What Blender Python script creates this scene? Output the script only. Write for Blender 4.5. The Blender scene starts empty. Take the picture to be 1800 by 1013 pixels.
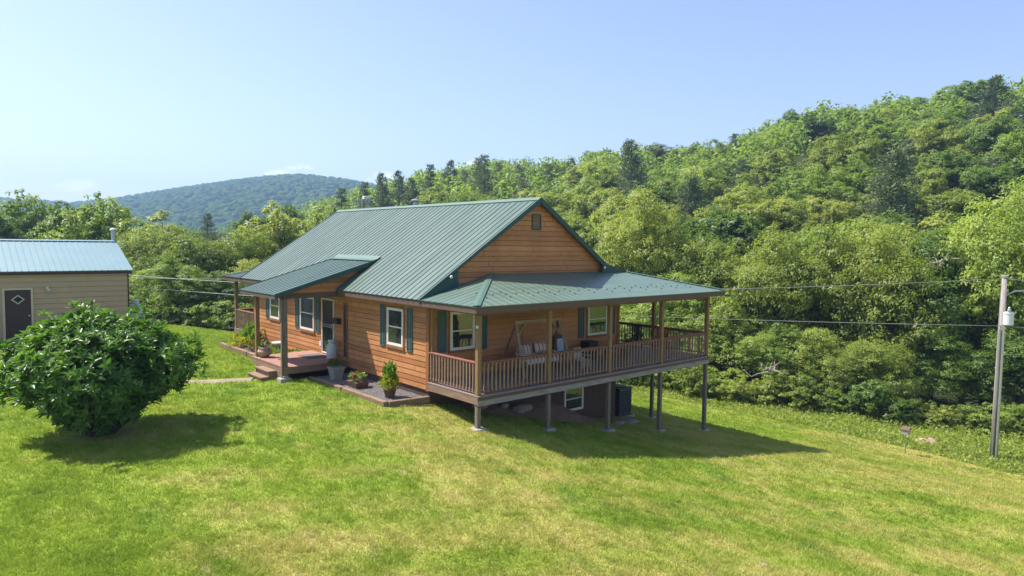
import bpy, math, random
import numpy as np
from mathutils import Vector, Matrix, noise
random.seed(7); rng = np.random.default_rng(7)
S = bpy.context.scene
C = S.collection
R_ = math.radians

# ---------------------------------------------------------------- materials
def nodes(name):
    m = bpy.data.materials.new(name); m.use_nodes = True
    nt = m.node_tree; b = nt.nodes['Principled BSDF']
    return m, nt, b
def N(nt, t, **k):
    n = nt.nodes.new(t)
    for a, v in k.items():
        if a.startswith('i_'):
            n.inputs[a[2:].replace('_', ' ')].default_value = v
        else: setattr(n, a, v)
    return n
def L(nt, a, b): nt.links.new(a, b)
def ramp(nt, src, stops):
    r = N(nt, 'ShaderNodeValToRGB'); e = r.color_ramp.elements
    while len(e) < len(stops): e.new(.5)
    for i, (p, c) in enumerate(stops):
        e[i].position = p; e[i].color = (*c, 1)
    L(nt, src, r.inputs['Fac']); return r.outputs['Color']
def cmul(c, f): return tuple(max(0, x * f) for x in c)
def pm(name, col, rough=.7, metal=0., var=.18, vs=6., bump=0., bs=60., st=(1, 1, 1), spec=.5, col2=None, bd=.01):
    m, nt, b = nodes(name)
    tc = N(nt, 'ShaderNodeTexCoord'); mp = N(nt, 'ShaderNodeMapping'); mp.inputs['Scale'].default_value = st
    L(nt, tc.outputs['Object'], mp.inputs['Vector'])
    n = N(nt, 'ShaderNodeTexNoise'); n.inputs['Scale'].default_value = vs; n.inputs['Detail'].default_value = 6; n.inputs['Roughness'].default_value = .65
    L(nt, mp.outputs[0], n.inputs['Vector'])
    c2 = col2 or cmul(col, 1 + var)
    out = ramp(nt, n.outputs['Fac'], [(.3, cmul(col, 1 - var)), (.55, col), (.75, c2)])
    L(nt, out, b.inputs['Base Color'])
    b.inputs['Roughness'].default_value = rough; b.inputs['Metallic'].default_value = metal
    b.inputs['Specular IOR Level'].default_value = spec
    if bump:
        n2 = N(nt, 'ShaderNodeTexNoise'); n2.inputs['Scale'].default_value = bs; n2.inputs['Detail'].default_value = 5
        L(nt, mp.outputs[0], n2.inputs['Vector'])
        bp = N(nt, 'ShaderNodeBump'); bp.inputs['Strength'].default_value = bump; bp.inputs['Distance'].default_value = bd
        L(nt, n2.outputs['Fac'], bp.inputs['Height']); L(nt, bp.outputs[0], b.inputs['Normal'])
    return m
def wood(name, col, axis, rough=.75, var=.3, col2=None):
    st = [14, 14, 14]; st[axis] = 1.2
    return pm(name, col, rough, var=var, vs=2.2, bump=.5, bs=6, st=tuple(st), col2=col2, spec=.3)
def leafmat(name, ca, cb, cc, rough=.5, trans=.45, vs=.35, spec=.4, fine=3.0):
    m, nt, b = nodes(name)
    tc = N(nt, 'ShaderNodeTexCoord'); oi = N(nt, 'ShaderNodeObjectInfo')
    n = N(nt, 'ShaderNodeTexNoise'); n.inputs['Scale'].default_value = vs; n.inputs['Detail'].default_value = 2
    L(nt, tc.outputs['Object'], n.inputs['Vector'])
    n3 = N(nt, 'ShaderNodeTexNoise'); n3.inputs['Scale'].default_value = fine; n3.inputs['Detail'].default_value = 1
    L(nt, tc.outputs['Object'], n3.inputs['Vector'])
    a = N(nt, 'ShaderNodeMath', operation='MULTIPLY_ADD'); a.inputs[1].default_value = .55; 
    L(nt, oi.outputs['Random'], a.inputs[0])
    h = N(nt, 'ShaderNodeMath', operation='MULTIPLY_ADD'); h.inputs[1].default_value = .75; h.inputs[2].default_value = -.15
    L(nt, n.outputs['Fac'], h.inputs[0]); 
    g = N(nt, 'ShaderNodeMath', operation='MULTIPLY_ADD'); g.inputs[1].default_value = .5
    L(nt, n3.outputs['Fac'], g.inputs[0]); L(nt, h.outputs[0], g.inputs[2])
    sb = N(nt, 'ShaderNodeMath', operation='SUBTRACT'); sb.inputs[1].default_value = .22
    L(nt, g.outputs[0], sb.inputs[0]); L(nt, sb.outputs[0], a.inputs[2])
    col = ramp(nt, a.outputs[0], [(.15, ca), (.5, cb), (.9, cc)])
    L(nt, col, b.inputs['Base Color']); b.inputs['Roughness'].default_value = rough
    b.inputs['Specular IOR Level'].default_value = spec
    tr = N(nt, 'ShaderNodeBsdfTranslucent'); hs = N(nt, 'ShaderNodeHueSaturation'); hs.inputs['Value'].default_value = 1.45; hs.inputs['Saturation'].default_value = 1.1
    L(nt, col, hs.inputs['Color']); L(nt, hs.outputs[0], tr.inputs['Color'])
    mx = N(nt, 'ShaderNodeMixShader'); mx.inputs[0].default_value = trans
    L(nt, b.outputs[0], mx.inputs[1]); L(nt, tr.outputs[0], mx.inputs[2])
    L(nt, mx.outputs[0], nt.nodes['Material Output'].inputs['Surface'])
    return m

M = {}
def siding_mat():
    m, nt, b = nodes('cedar_siding')
    tc = N(nt, 'ShaderNodeTexCoord')
    # per-board tone: white noise on board index
    sp = N(nt, 'ShaderNodeSeparateXYZ'); L(nt, tc.outputs['Object'], sp.inputs[0])
    ad = N(nt, 'ShaderNodeMath', operation='ADD'); ad.inputs[1].default_value = .3; L(nt, sp.outputs['Z'], ad.inputs[0])
    dv = N(nt, 'ShaderNodeMath', operation='DIVIDE'); dv.inputs[1].default_value = .175; L(nt, ad.outputs[0], dv.inputs[0])
    fl = N(nt, 'ShaderNodeMath', operation='FLOOR'); L(nt, dv.outputs[0], fl.inputs[0])
    wn = N(nt, 'ShaderNodeTexWhiteNoise', noise_dimensions='1D'); L(nt, fl.outputs[0], wn.inputs['W'])
    mp = N(nt, 'ShaderNodeMapping'); mp.inputs['Scale'].default_value = (1.1, 1.1, 26); L(nt, tc.outputs['Object'], mp.inputs['Vector'])
    n = N(nt, 'ShaderNodeTexNoise'); n.inputs['Scale'].default_value = 2.6; n.inputs['Detail'].default_value = 6; n.inputs['Roughness'].default_value = .7
    L(nt, mp.outputs[0], n.inputs['Vector'])
    a = N(nt, 'ShaderNodeMath', operation='MULTIPLY_ADD'); a.inputs[1].default_value = .3; L(nt, wn.outputs['Value'], a.inputs[0])
    s = N(nt, 'ShaderNodeMath', operation='SUBTRACT'); s.inputs[1].default_value = .15; L(nt, n.outputs['Fac'], s.inputs[0]); L(nt, s.outputs[0], a.inputs[2])
    col = ramp(nt, a.outputs[0], [(.25, (.30, .118, .042)), (.5, (.465, .198, .072)), (.75, (.57, .27, .11))])
    kn = N(nt, 'ShaderNodeTexVoronoi'); kn.inputs['Scale'].default_value = 2.3; mk = N(nt, 'ShaderNodeMapping'); mk.inputs['Scale'].default_value = (1, 1, 2.6); L(nt, tc.outputs['Object'], mk.inputs['Vector']); L(nt, mk.outputs[0], kn.inputs['Vector'])
    kr = N(nt, 'ShaderNodeMapRange'); kr.inputs['From Min'].default_value = .03; kr.inputs['From Max'].default_value = .09; kr.inputs['To Min'].default_value = .55; kr.inputs['To Max'].default_value = 1; L(nt, kn.outputs['Distance'], kr.inputs['Value'])
    bl = N(nt, 'ShaderNodeTexNoise'); bl.inputs['Scale'].default_value = .7; bl.inputs['Detail'].default_value = 3; L(nt, tc.outputs['Object'], bl.inputs['Vector'])
    br = N(nt, 'ShaderNodeMapRange'); br.inputs['From Min'].default_value = .3; br.inputs['From Max'].default_value = .7; br.inputs['To Min'].default_value = .84; br.inputs['To Max'].default_value = 1.14; L(nt, bl.outputs['Fac'], br.inputs['Value'])
    # butt joints: one thin dark vertical line every 3.6 m, shifted from board to board
    su = N(nt, 'ShaderNodeMath', operation='ADD'); L(nt, sp.outputs['X'], su.inputs[0]); L(nt, sp.outputs['Y'], su.inputs[1])
    sh_ = N(nt, 'ShaderNodeMath', operation='MULTIPLY_ADD'); L(nt, wn.outputs['Value'], sh_.inputs[0]); sh_.inputs[1].default_value = 3.6; L(nt, su.outputs[0], sh_.inputs[2])
    pp = N(nt, 'ShaderNodeMath', operation='PINGPONG'); pp.inputs[1].default_value = 1.8; L(nt, sh_.outputs[0], pp.inputs[0])
    jr = N(nt, 'ShaderNodeMapRange'); jr.inputs['From Min'].default_value = .006; jr.inputs['From Max'].default_value = .016; jr.inputs['To Min'].default_value = .35; jr.inputs['To Max'].default_value = 1; L(nt, pp.outputs[0], jr.inputs['Value'])
    m1_ = N(nt, 'ShaderNodeMath', operation='MULTIPLY'); L(nt, kr.outputs[0], m1_.inputs[0]); L(nt, br.outputs[0], m1_.inputs[1])
    m2_ = N(nt, 'ShaderNodeMath', operation='MULTIPLY'); L(nt, m1_.outputs[0], m2_.inputs[0]); L(nt, jr.outputs[0], m2_.inputs[1])
    hs_ = N(nt, 'ShaderNodeHueSaturation'); L(nt, m2_.outputs[0], hs_.inputs['Value']); L(nt, col, hs_.inputs['Color']); col = hs_.outputs[0]
    L(nt, col, b.inputs['Base Color']); b.inputs['Roughness'].default_value = .55; b.inputs['Specular IOR Level'].default_value = .3
    bp = N(nt, 'ShaderNodeBump'); bp.inputs['Strength'].default_value = .3; bp.inputs['Distance'].default_value = .01
    L(nt, n.outputs['Fac'], bp.inputs['Height']); L(nt, bp.outputs[0], b.inputs['Normal'])
    return m
M['siding'] = siding_mat()
M['trimwood'] = wood('stained_trim', (.30, .125, .045), 2)
M['roof'] = pm('green_metal', (.06, .108, .08), .5, 0, var=.07, vs=.8, bump=.04, bs=3, spec=.7)
def streaks(m):
    nt = m.node_tree; b = nt.nodes['Principled BSDF']; src = b.inputs['Base Color'].links[0].from_socket
    tc = N(nt, 'ShaderNodeTexCoord'); mp = N(nt, 'ShaderNodeMapping'); mp.inputs['Scale'].default_value = (.35, 3.2, .35); L(nt, tc.outputs['Object'], mp.inputs['Vector'])
    n = N(nt, 'ShaderNodeTexNoise'); n.inputs['Scale'].default_value = 1.3; n.inputs['Detail'].default_value = 5; L(nt, mp.outputs[0], n.inputs['Vector'])
    r = N(nt, 'ShaderNodeMapRange'); r.inputs['From Min'].default_value = .3; r.inputs['From Max'].default_value = .7; r.inputs['To Min'].default_value = .88; r.inputs['To Max'].default_value = 1.12; L(nt, n.outputs['Fac'], r.inputs['Value'])
    h = N(nt, 'ShaderNodeHueSaturation'); L(nt, r.outputs[0], h.inputs['Value']); L(nt, src, h.inputs['Color']); L(nt, h.outputs[0], b.inputs['Base Color'])
    r2 = N(nt, 'ShaderNodeMapRange'); r2.inputs['To Min'].default_value = .3; r2.inputs['To Max'].default_value = .48; L(nt, n.outputs['Fac'], r2.inputs['Value']); L(nt, r2.outputs[0], b.inputs['Roughness'])
M['roof2'] = pm('sky_sheen_green_metal', (.10, .155, .115), .5, 0, var=.08, vs=.8, bump=.04, bs=3, spec=.7)  # paler copy of the roof green; sky reflection painted into the porch roof colour
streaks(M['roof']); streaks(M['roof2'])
M['rooftrim'] = pm('dark_green_trim', (.010, .06, .05), .45, 0, var=.08, vs=2)
M['ridge'] = pm('ridge_green', (.085, .155, .12), .45, 0, var=.06, vs=2)
M['fascia'] = wood('brown_fascia', (.13, .085, .07), 1, var=.2)
M['soffit'] = wood('soffit_board', (.20, .115, .055), 0)
M['found'] = pm('painted_block', (.095, .05, .036), .8, var=.15, vs=5, bump=.5, bs=25)
M['postwood'] = wood('golden_post', (.27, .16, .075), 2, col2=(.36, .23, .12))
M['postgrey'] = wood('weathered_post', (.20, .155, .12), 2, col2=(.30, .25, .20))
M['rail'] = wood('red_rail', (.23, .10, .065), 0)
M['raily'] = wood('red_rail_side', (.25, .10, .065), 1)
M['balus'] = wood('tan_baluster', (.32, .22, .15), 2, col2=(.42, .30, .2))
M['rimx'] = wood('weathered_rim', (.30, .26, .235), 0, col2=(.42, .39, .37), var=.4)
M['rimy'] = wood('weathered_rim_side', (.26, .17, .11), 1, col2=(.38, .28, .2))
M['deck'] = pm('deck_boards', (.26, .20, .18), .7, var=.3, vs=3, bump=.3, bs=20, st=(1, 6, 1))
M['deckred'] = pm('red_deck_boards', (.32, .17, .12), .7, var=.2, vs=3, bump=.3, bs=20, st=(6, 1, 1))
M['white'] = pm('white_vinyl', (.72, .69, .62), .4, var=.04, vs=3)
M['shutter'] = pm('teal_shutter', (.045, .095, .10), .5, var=.1, vs=5)
def glassmat(name, base, rough=.04):
    m, nt, b = nodes(name)
    b.inputs['Base Color'].default_value = (*base, 1); b.inputs['Roughness'].default_value = rough
    b.inputs['Specular IOR Level'].default_value = .9; b.inputs['IOR'].default_value = 1.6
    tc = N(nt, 'ShaderNodeTexCoord'); n = N(nt, 'ShaderNodeTexNoise'); n.inputs['Scale'].default_value = 1.6
    L(nt, tc.outputs['Object'], n.inputs['Vector'])
    bp = N(nt, 'ShaderNodeBump'); bp.inputs['Strength'].default_value = .25; bp.inputs['Distance'].default_value = .03
    L(nt, n.outputs['Fac'], bp.inputs['Height']); L(nt, bp.outputs[0], b.inputs['Normal'])
    return m
M['glass'] = glassmat('window_glass', (.03, .035, .04))
M['screen'] = pm('insect_screen', (.065, .06, .07), .6, var=.2, vs=4)
M['black'] = pm('black_metal', (.018, .018, .02), .5, var=.2)
M['blackdoor'] = pm('dark_storm_door', (.03, .028, .025), .4, var=.2)
M['concrete'] = pm('concrete', (.36, .33, .29), .9, var=.2, vs=8, bump=.4)
M['galv'] = pm('galvanised', (.45, .46, .45), .4, .7, var=.15, vs=6)
M['steel'] = pm('pipe_steel', (.35, .37, .37), .35, .8, var=.15, vs=6)
M['canwhite'] = pm('painted_can', (.55, .58, .53), .45, var=.1, vs=5)
M['greypot'] = pm('grey_resin', (.30, .29, .27), .7, var=.12, vs=5)
M['clay'] = pm('clay_pot', (.36, .25, .18), .75, var=.15, vs=5)
M['brownpot'] = pm('brown_trough', (.13, .07, .045), .75, var=.2, vs=5)
M['timber'] = wood('landscape_timber', (.24, .155, .10), 1, col2=(.36, .27, .19), var=.35)
M['timberx'] = wood('landscape_timber_cross', (.20, .135, .09), 0, col2=(.3, .22, .16), var=.35)
M['gravel'] = pm('gravel_stone', (.13, .12, .115), .9, var=.5, vs=30, bump=1, bs=40, bd=.03)
M['soil'] = pm('bare_soil', (.30, .185, .12), .95, var=.35, vs=5, bump=1, bs=10, bd=.05)
M['mulch'] = pm('dark_mulch', (.12, .075, .055), .95, var=.4, vs=15, bump=1, bs=30, bd=.03)
M['stone'] = pm('field_stone', (.34, .27, .22), .85, var=.3, vs=4, bump=.6, bs=10, bd=.03)
M['redstone'] = pm('reddish_rock', (.36, .25, .17), .85, var=.3, vs=4, bump=.6, bs=10, bd=.03)
M['shedwall'] = pm('tan_metal_siding', (.45, .315, .20), .5, var=.07, vs=1.5)
M['shedroof'] = pm('pale_blue_green_metal', (.14, .245, .27), .5, var=.07, vs=1.0, spec=.7)
M['sheddoor'] = pm('brown_door_paint', (.045, .02, .022), .5, var=.12, vs=5)
M['cream'] = pm('cream_trim', (.55, .47, .35), .5, var=.06)
M['tank'] = pm('white_tank', (.62, .64, .68), .4, var=.05)
M['bark'] = pm('tree_bark', (.11, .085, .065), .95, var=.35, vs=5, bump=1, bs=14, st=(3, 3, .6), bd=.05)
M['barkpale'] = pm('pale_dead_wood', (.30, .25, .21), .9, var=.25, vs=5, bump=.6)
M['pole'] = wood('pole_wood', (.30, .265, .24), 2, col2=(.42, .38, .35))
M['wire'] = pm('bare_wire', (.30, .31, .29), .5, .3, var=.05)
M['ac'] = pm('ac_grey', (.10, .115, .13), .5, .3, var=.15)
M['cushion'] = None
M['redpaint'] = pm('red_paint', (.35, .03, .02), .5, var=.1)
M['whitepaint'] = pm('white_paint', (.6, .6, .58), .6, var=.08)
M['paper'] = pm('board_face', (.42, .47, .55), .5, var=.12, vs=8)
M['mat'] = pm('door_mat', (.14, .12, .11), .95, var=.6, vs=25)
def cushion():
    m, nt, b = nodes('striped_fabric')
    tc = N(nt, 'ShaderNodeTexCoord'); w = N(nt, 'ShaderNodeTexWave', wave_type='BANDS', bands_direction='X'); w.inputs['Scale'].default_value = 1.9
    L(nt, tc.outputs['Object'], w.inputs['Vector'])
    c = ramp(nt, w.outputs['Fac'], [(.0, (.30, .03, .04)), (.25, (.55, .42, .36)), (.8, (.55, .46, .42))])
    L(nt, c, b.inputs['Base Color']); b.inputs['Roughness'].default_value = .9
    return m
M['cushion'] = cushion()
# foliage
M['leafA'] = leafmat('leaf_bright', (.12, .175, .03), (.225, .285, .05), (.345, .385, .085), vs=.4)
M['leafB'] = leafmat('leaf_mid', (.12, .185, .03), (.21, .295, .05), (.32, .39, .08), vs=.4)
M['leafC'] = leafmat('leaf_dark', (.085, .145, .03), (.145, .225, .045), (.23, .31, .065), vs=.4)
M['needle'] = leafmat('pine_needles', (.09, .135, .06), (.14, .19, .08), (.21, .25, .11), rough=.6, trans=.15, vs=.5)
M['rhodo'] = leafmat('glossy_bush_leaf', (.035, .09, .013), (.08, .17, .025), (.20, .32, .045), rough=.42, trans=.35, vs=1.2, spec=.45, fine=9)
M['farleaf'] = leafmat('far_foliage', (.018, .045, .012), (.035, .075, .018), (.055, .105, .024), vs=.004, trans=0, fine=.03, rough=1, spec=0)
M['plantleaf'] = leafmat('garden_leaf', (.07, .15, .02), (.11, .22, .03), (.2, .3, .04), vs=4)
M['limeleaf'] = leafmat('lime_leaf', (.16, .21, .025), (.26, .29, .035), (.38, .38, .06), vs=4)
def petal(name, c):
    return pm(name, c, .6, var=.15, vs=20)
M['redpetal'] = petal('red_petal', (.6, .03, .02)); M['pinkpetal'] = petal('pink_petal', (.6, .12, .2))
M['yellowpetal'] = petal('yellow_petal', (.7, .5, .03)); M['whitepetal'] = petal('white_petal', (.75, .7, .7)); M['orangepetal'] = petal('orange_petal', (.7, .25, .05))

# ---------------------------------------------------------------- mesh helpers
class MB:
    def __init__(s): s.v = []; s.f = []
    def add(s, v, f):
        o = len(s.v); s.v += [tuple(p) for p in v]; s.f += [tuple(i + o for i in q) for q in f]; return s
    def box(s, x0, x1, y0, y1, z0, z1):
        if x0 > x1: x0, x1 = x1, x0
        if y0 > y1: y0, y1 = y1, y0
        v = [(x, y, z) for z in (z0, z1) for y in (y0, y1) for x in (x0, x1)]
        return s.add(v, [(0, 2, 3, 1), (4, 5, 7, 6), (0, 1, 5, 4), (2, 6, 7, 3), (0, 4, 6, 2), (1, 3, 7, 5)])
    def bar(s, a, b, w, h=None, up=(0, 0, 1)):
        a = Vector(a); b = Vector(b); h = h or w; d = (b - a).normalized(); u = Vector(up)
        r = d.cross(u)
        if r.length < 1e-4: r = d.cross(Vector((0, 1, 0)))
        r.normalize(); u = r.cross(d)
        v = []
        for p in (a, b):
            for sx, sy in ((-1, -1), (1, -1), (1, 1), (-1, 1)): v.append(p + r * sx * w / 2 + u * sy * h / 2)
        return s.add(v, [(0, 3, 2, 1), (4, 5, 6, 7), (0, 1, 5, 4), (1, 2, 6, 5), (2, 3, 7, 6), (3, 0, 4, 7)])
    def tube(s, pts, rad, n=10, cap=True):
        pts = [Vector(p) for p in pts]; rad = rad if hasattr(rad, '__len__') else [rad] * len(pts)
        o = len(s.v); pr = None
        for i, p in enumerate(pts):
            d = (pts[min(i + 1, len(pts) - 1)] - pts[max(i - 1, 0)]).normalized()
            r = d.cross(Vector((0, 0, 1))) if pr is None else pr - d * pr.dot(d)
            if r.length < 1e-3: r = d.cross(Vector((0, 1, 0)))
            r.normalize(); pr = r; u = d.cross(r)
            for k in range(n):
                t = 2 * math.pi * k / n; s.v.append(tuple(p + (r * math.cos(t) + u * math.sin(t)) * rad[i]))
        for i in range(len(pts) - 1):
            for k in range(n):
                a = o + i * n + k; b = o + i * n + (k + 1) % n; s.f.append((a, b, b + n, a + n))
        if cap:
            s.f.append(tuple(o + k for k in reversed(range(n)))); s.f.append(tuple(o + (len(pts) - 1) * n + k for k in range(n)))
        return s
    def lathe(s, prof, n=20, c=(0, 0, 0)):
        o = len(s.v)
        for r, z in prof:
            for k in range(n):
                t = 2 * math.pi * k / n; s.v.append((c[0] + r * math.cos(t), c[1] + r * math.sin(t), c[2] + z))
        for i in range(len(prof) - 1):
            for k in range(n):
                a = o + i * n + k; b = o + i * n + (k + 1) % n; s.f.append((a, b, b + n, a + n))
        s.f.append(tuple(o + k for k in reversed(range(n)))); s.f.append(tuple(o + (len(prof) - 1) * n + k for k in range(n)))
        return s
    def prism(s, poly, off):
        n = len(poly); off = Vector(off); p = [Vector(q) for q in poly]
        v = p + [q + off for q in p]
        f = [tuple(range(n)), tuple(reversed(range(n, 2 * n)))] + [(i, i + n, (i + 1) % n + n, (i + 1) % n) for i in range(n)]
        return s.add(v, f)
def link(o, parent=None):
    C.objects.link(o)
    if parent is not None: o.parent = parent
    return o
def build(name, mb, mat, parent=None, smooth=False, bevel=0, loc=None):
    me = bpy.data.meshes.new(name); me.from_pydata(mb.v, [], mb.f); me.validate(); me.materials.append(mat)
    import bmesh
    bm = bmesh.new(); bm.from_mesh(me); bmesh.ops.recalc_face_normals(bm, faces=bm.faces)
    if bevel: bmesh.ops.bevel(bm, geom=bm.edges[:], offset=bevel, segments=1, affect='EDGES', clamp_overlap=True)
    bm.to_mesh(me); bm.free()
    if smooth: me.polygons.foreach_set('use_smooth', [True] * len(me.polygons))
    o = link(bpy.data.objects.new(name, me), parent)
    if loc: o.location = loc
    return o
def npmesh(name, V, F, mat, parent=None, smooth=False):
    """V (n,3), F (m,k) arrays"""
    me = bpy.data.meshes.new(name); k = F.shape[1]
    me.vertices.add(len(V)); me.vertices.foreach_set('co', V.astype(np.float32).ravel())
    me.loops.add(F.size); me.loops.foreach_set('vertex_index', F.astype(np.int32).ravel())
    me.polygons.add(len(F)); me.polygons.foreach_set('loop_start', np.arange(0, F.size, k, dtype=np.int32)); me.polygons.foreach_set('loop_total', np.full(len(F), k, dtype=np.int32))
    if smooth: me.polygons.foreach_set('use_smooth', np.ones(len(F), dtype=bool))
    me.update(calc_edges=True); me.materials.append(mat)
    if parent is None and name.startswith('_'): return me
    return link(bpy.data.objects.new(name, me), parent)
def tag(o, label=None, cat=None, group=None, kind=None):
    if label: o['label'] = label
    if cat: o['category'] = cat
    if group: o['group'] = group
    if kind: o['kind'] = kind
    return o
def thing(name, label, cat, loc=(0, 0, 0), rz=0, group=None):
    o = bpy.data.objects.new(name, None); C.objects.link(o); o.location = loc; o.rotation_euler = (0, 0, rz)
    o.empty_display_size = .2
    return tag(o, label, cat, group)

# ---------------------------------------------------------------- camera
CAM = np.array([-11.9591, -17.5011, 4.3054]); YAW, PIT, ROL, FPX = -0.7207, -0.0638, 0.0121, 1195.83
cyw, syw, cp_, sp_ = math.cos(YAW), math.sin(YAW), math.cos(PIT), math.sin(PIT)
F3 = Vector((-syw * cp_, cyw * cp_, sp_)); R3 = Vector((cyw, syw, 0)); U3 = R3.cross(F3)
R4 = R3 * math.cos(ROL) + U3 * math.sin(ROL); U4 = -R3 * math.sin(ROL) + U3 * math.cos(ROL)
cam = bpy.data.cameras.new('camera'); co = bpy.data.objects.new('camera', cam); C.objects.link(co)
co.matrix_world = Matrix(((R4.x, U4.x, -F3.x, CAM[0]), (R4.y, U4.y, -F3.y, CAM[1]), (R4.z, U4.z, -F3.z, CAM[2]), (0, 0, 0, 1)))
cam.sensor_width = 36; cam.lens = 36 * FPX / 1800; cam.clip_end = 20000; cam.clip_start = .1
S.camera = co

# ---------------------------------------------------------------- terrain
def sp(x, k=1.): return np.logaddexp(0, np.asarray(x, float) / k) * k
def ss(a, b, x):
    t = np.clip((np.asarray(x, float) - a) / (b - a), 0, 1); return t * t * (3 - 2 * t)
FH = np.array([-syw, cyw]); RH = np.array([cyw, syw])
HU = np.array([-1500, 380, 470, 560, 640, 760, 880, 1000, 1100, 1200, 1290, 1330, 1400, 1500, 1600, 1700, 1800, 2100, 3500])
HV = np.array([400, 400, 375, 345, 326, 294, 278, 272, 254, 252, 244, 216, 188, 172, 158, 138, 124, 66, 58])
HD = np.array([300, 300, 290, 260, 250, 230, 220, 210, 200, 190, 185, 180, 170, 165, 160, 150, 145, 140, 140])
FU = np.array([-3000, -300, 0, 60, 130, 195, 300, 400, 470, 530, 600, 640, 700, 800, 1100, 4000])
FV = np.array([352, 348, 350, 354, 358, 352, 336, 322, 314, 310, 318, 325, 336, 352, 362, 370])
FD = 1300.
def hor(u): return 430 + 14.5 * (u - 900) / 1196
def ground(x, y):
    x = np.asarray(x, float); y = np.asarray(y, float)
    w = sp(x + 1.9, .8) - .5 * sp(x - 18, 1.5)
    h = -.66 - .178 * w
    h = h + .30 * ss(-3, .3, y) * (1 - ss(1.5, 6, x)) * ss(-5, 0, x)
    h = h - .07 * sp(-2.7 - y, .5) * (1 - ss(4, 13, x)) * ss(-22, -3, x)
    h = h + .92 * ss(7, 16, y) * (1 - ss(-10, -3, x))
    h = h - .10 * sp(y - 26, 2) * (1 - ss(60, 120, y))
    h = np.maximum(h, -6.5 + 0 * h)
    dx = x - CAM[0]; dy = y - CAM[1]
    d = dx * FH[0] + dy * FH[1]; s_ = dx * RH[0] + dy * RH[1]
    rr = np.hypot(d, s_)
    u = 900 + 1196 * np.clip(s_ / np.maximum(d, rr * .3 + 1e-6), -2, 2.2)
    D = np.interp(u, HU, HD); V = np.interp(u, HU, HV)
    G = 4.3 + (hor(u) - V) / 1196 * D - 11.5
    t = np.clip((d - 46) / (D - 46), 0, 1); t = .65 * t + .35 * ss(0, 1, t)
    h1 = h * (1 - t) + G * t
    wgt = ss(.0, .25, d / (rr + 1e-6))
    back = np.clip((d - D) / 300, 0, 1)
    h1 = h1 * (1 - back) + (-2) * back
    h = h * (1 - wgt) + h1 * wgt
    # far hill
    V2 = np.interp(u, FU, FV); G2 = 4.3 + (hor(u) - V2) / 1196 * FD - 10
    t2 = ss(520, FD, d); h = h * (1 - t2 * wgt) + G2 * t2 * wgt
    b2 = ss(FD, FD + 900, d); h = h * (1 - b2) + 20 * b2
    return h
def gz(x, y): return float(ground(x, y))
def axis(c, near, step, far, grow):
    a = [0.]; st = step
    while a[-1] < far:
        if a[-1] > near: st *= grow
        a.append(a[-1] + st)
    a = np.array(a); return c + np.concatenate([-a[:0:-1], a])
gx = axis(4, 34, .55, 3200, 1.055); gy = axis(2, 34, .55, 3200, 1.055)
XX, YY = np.meshgrid(gx, gy, indexing='ij')
ZZ = ground(XX, YY)
ZZ = ZZ + .025 * np.sin(XX * .9 + np.sin(YY * .7) * 1.3) * np.cos(YY * .8 + XX * .3)
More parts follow.
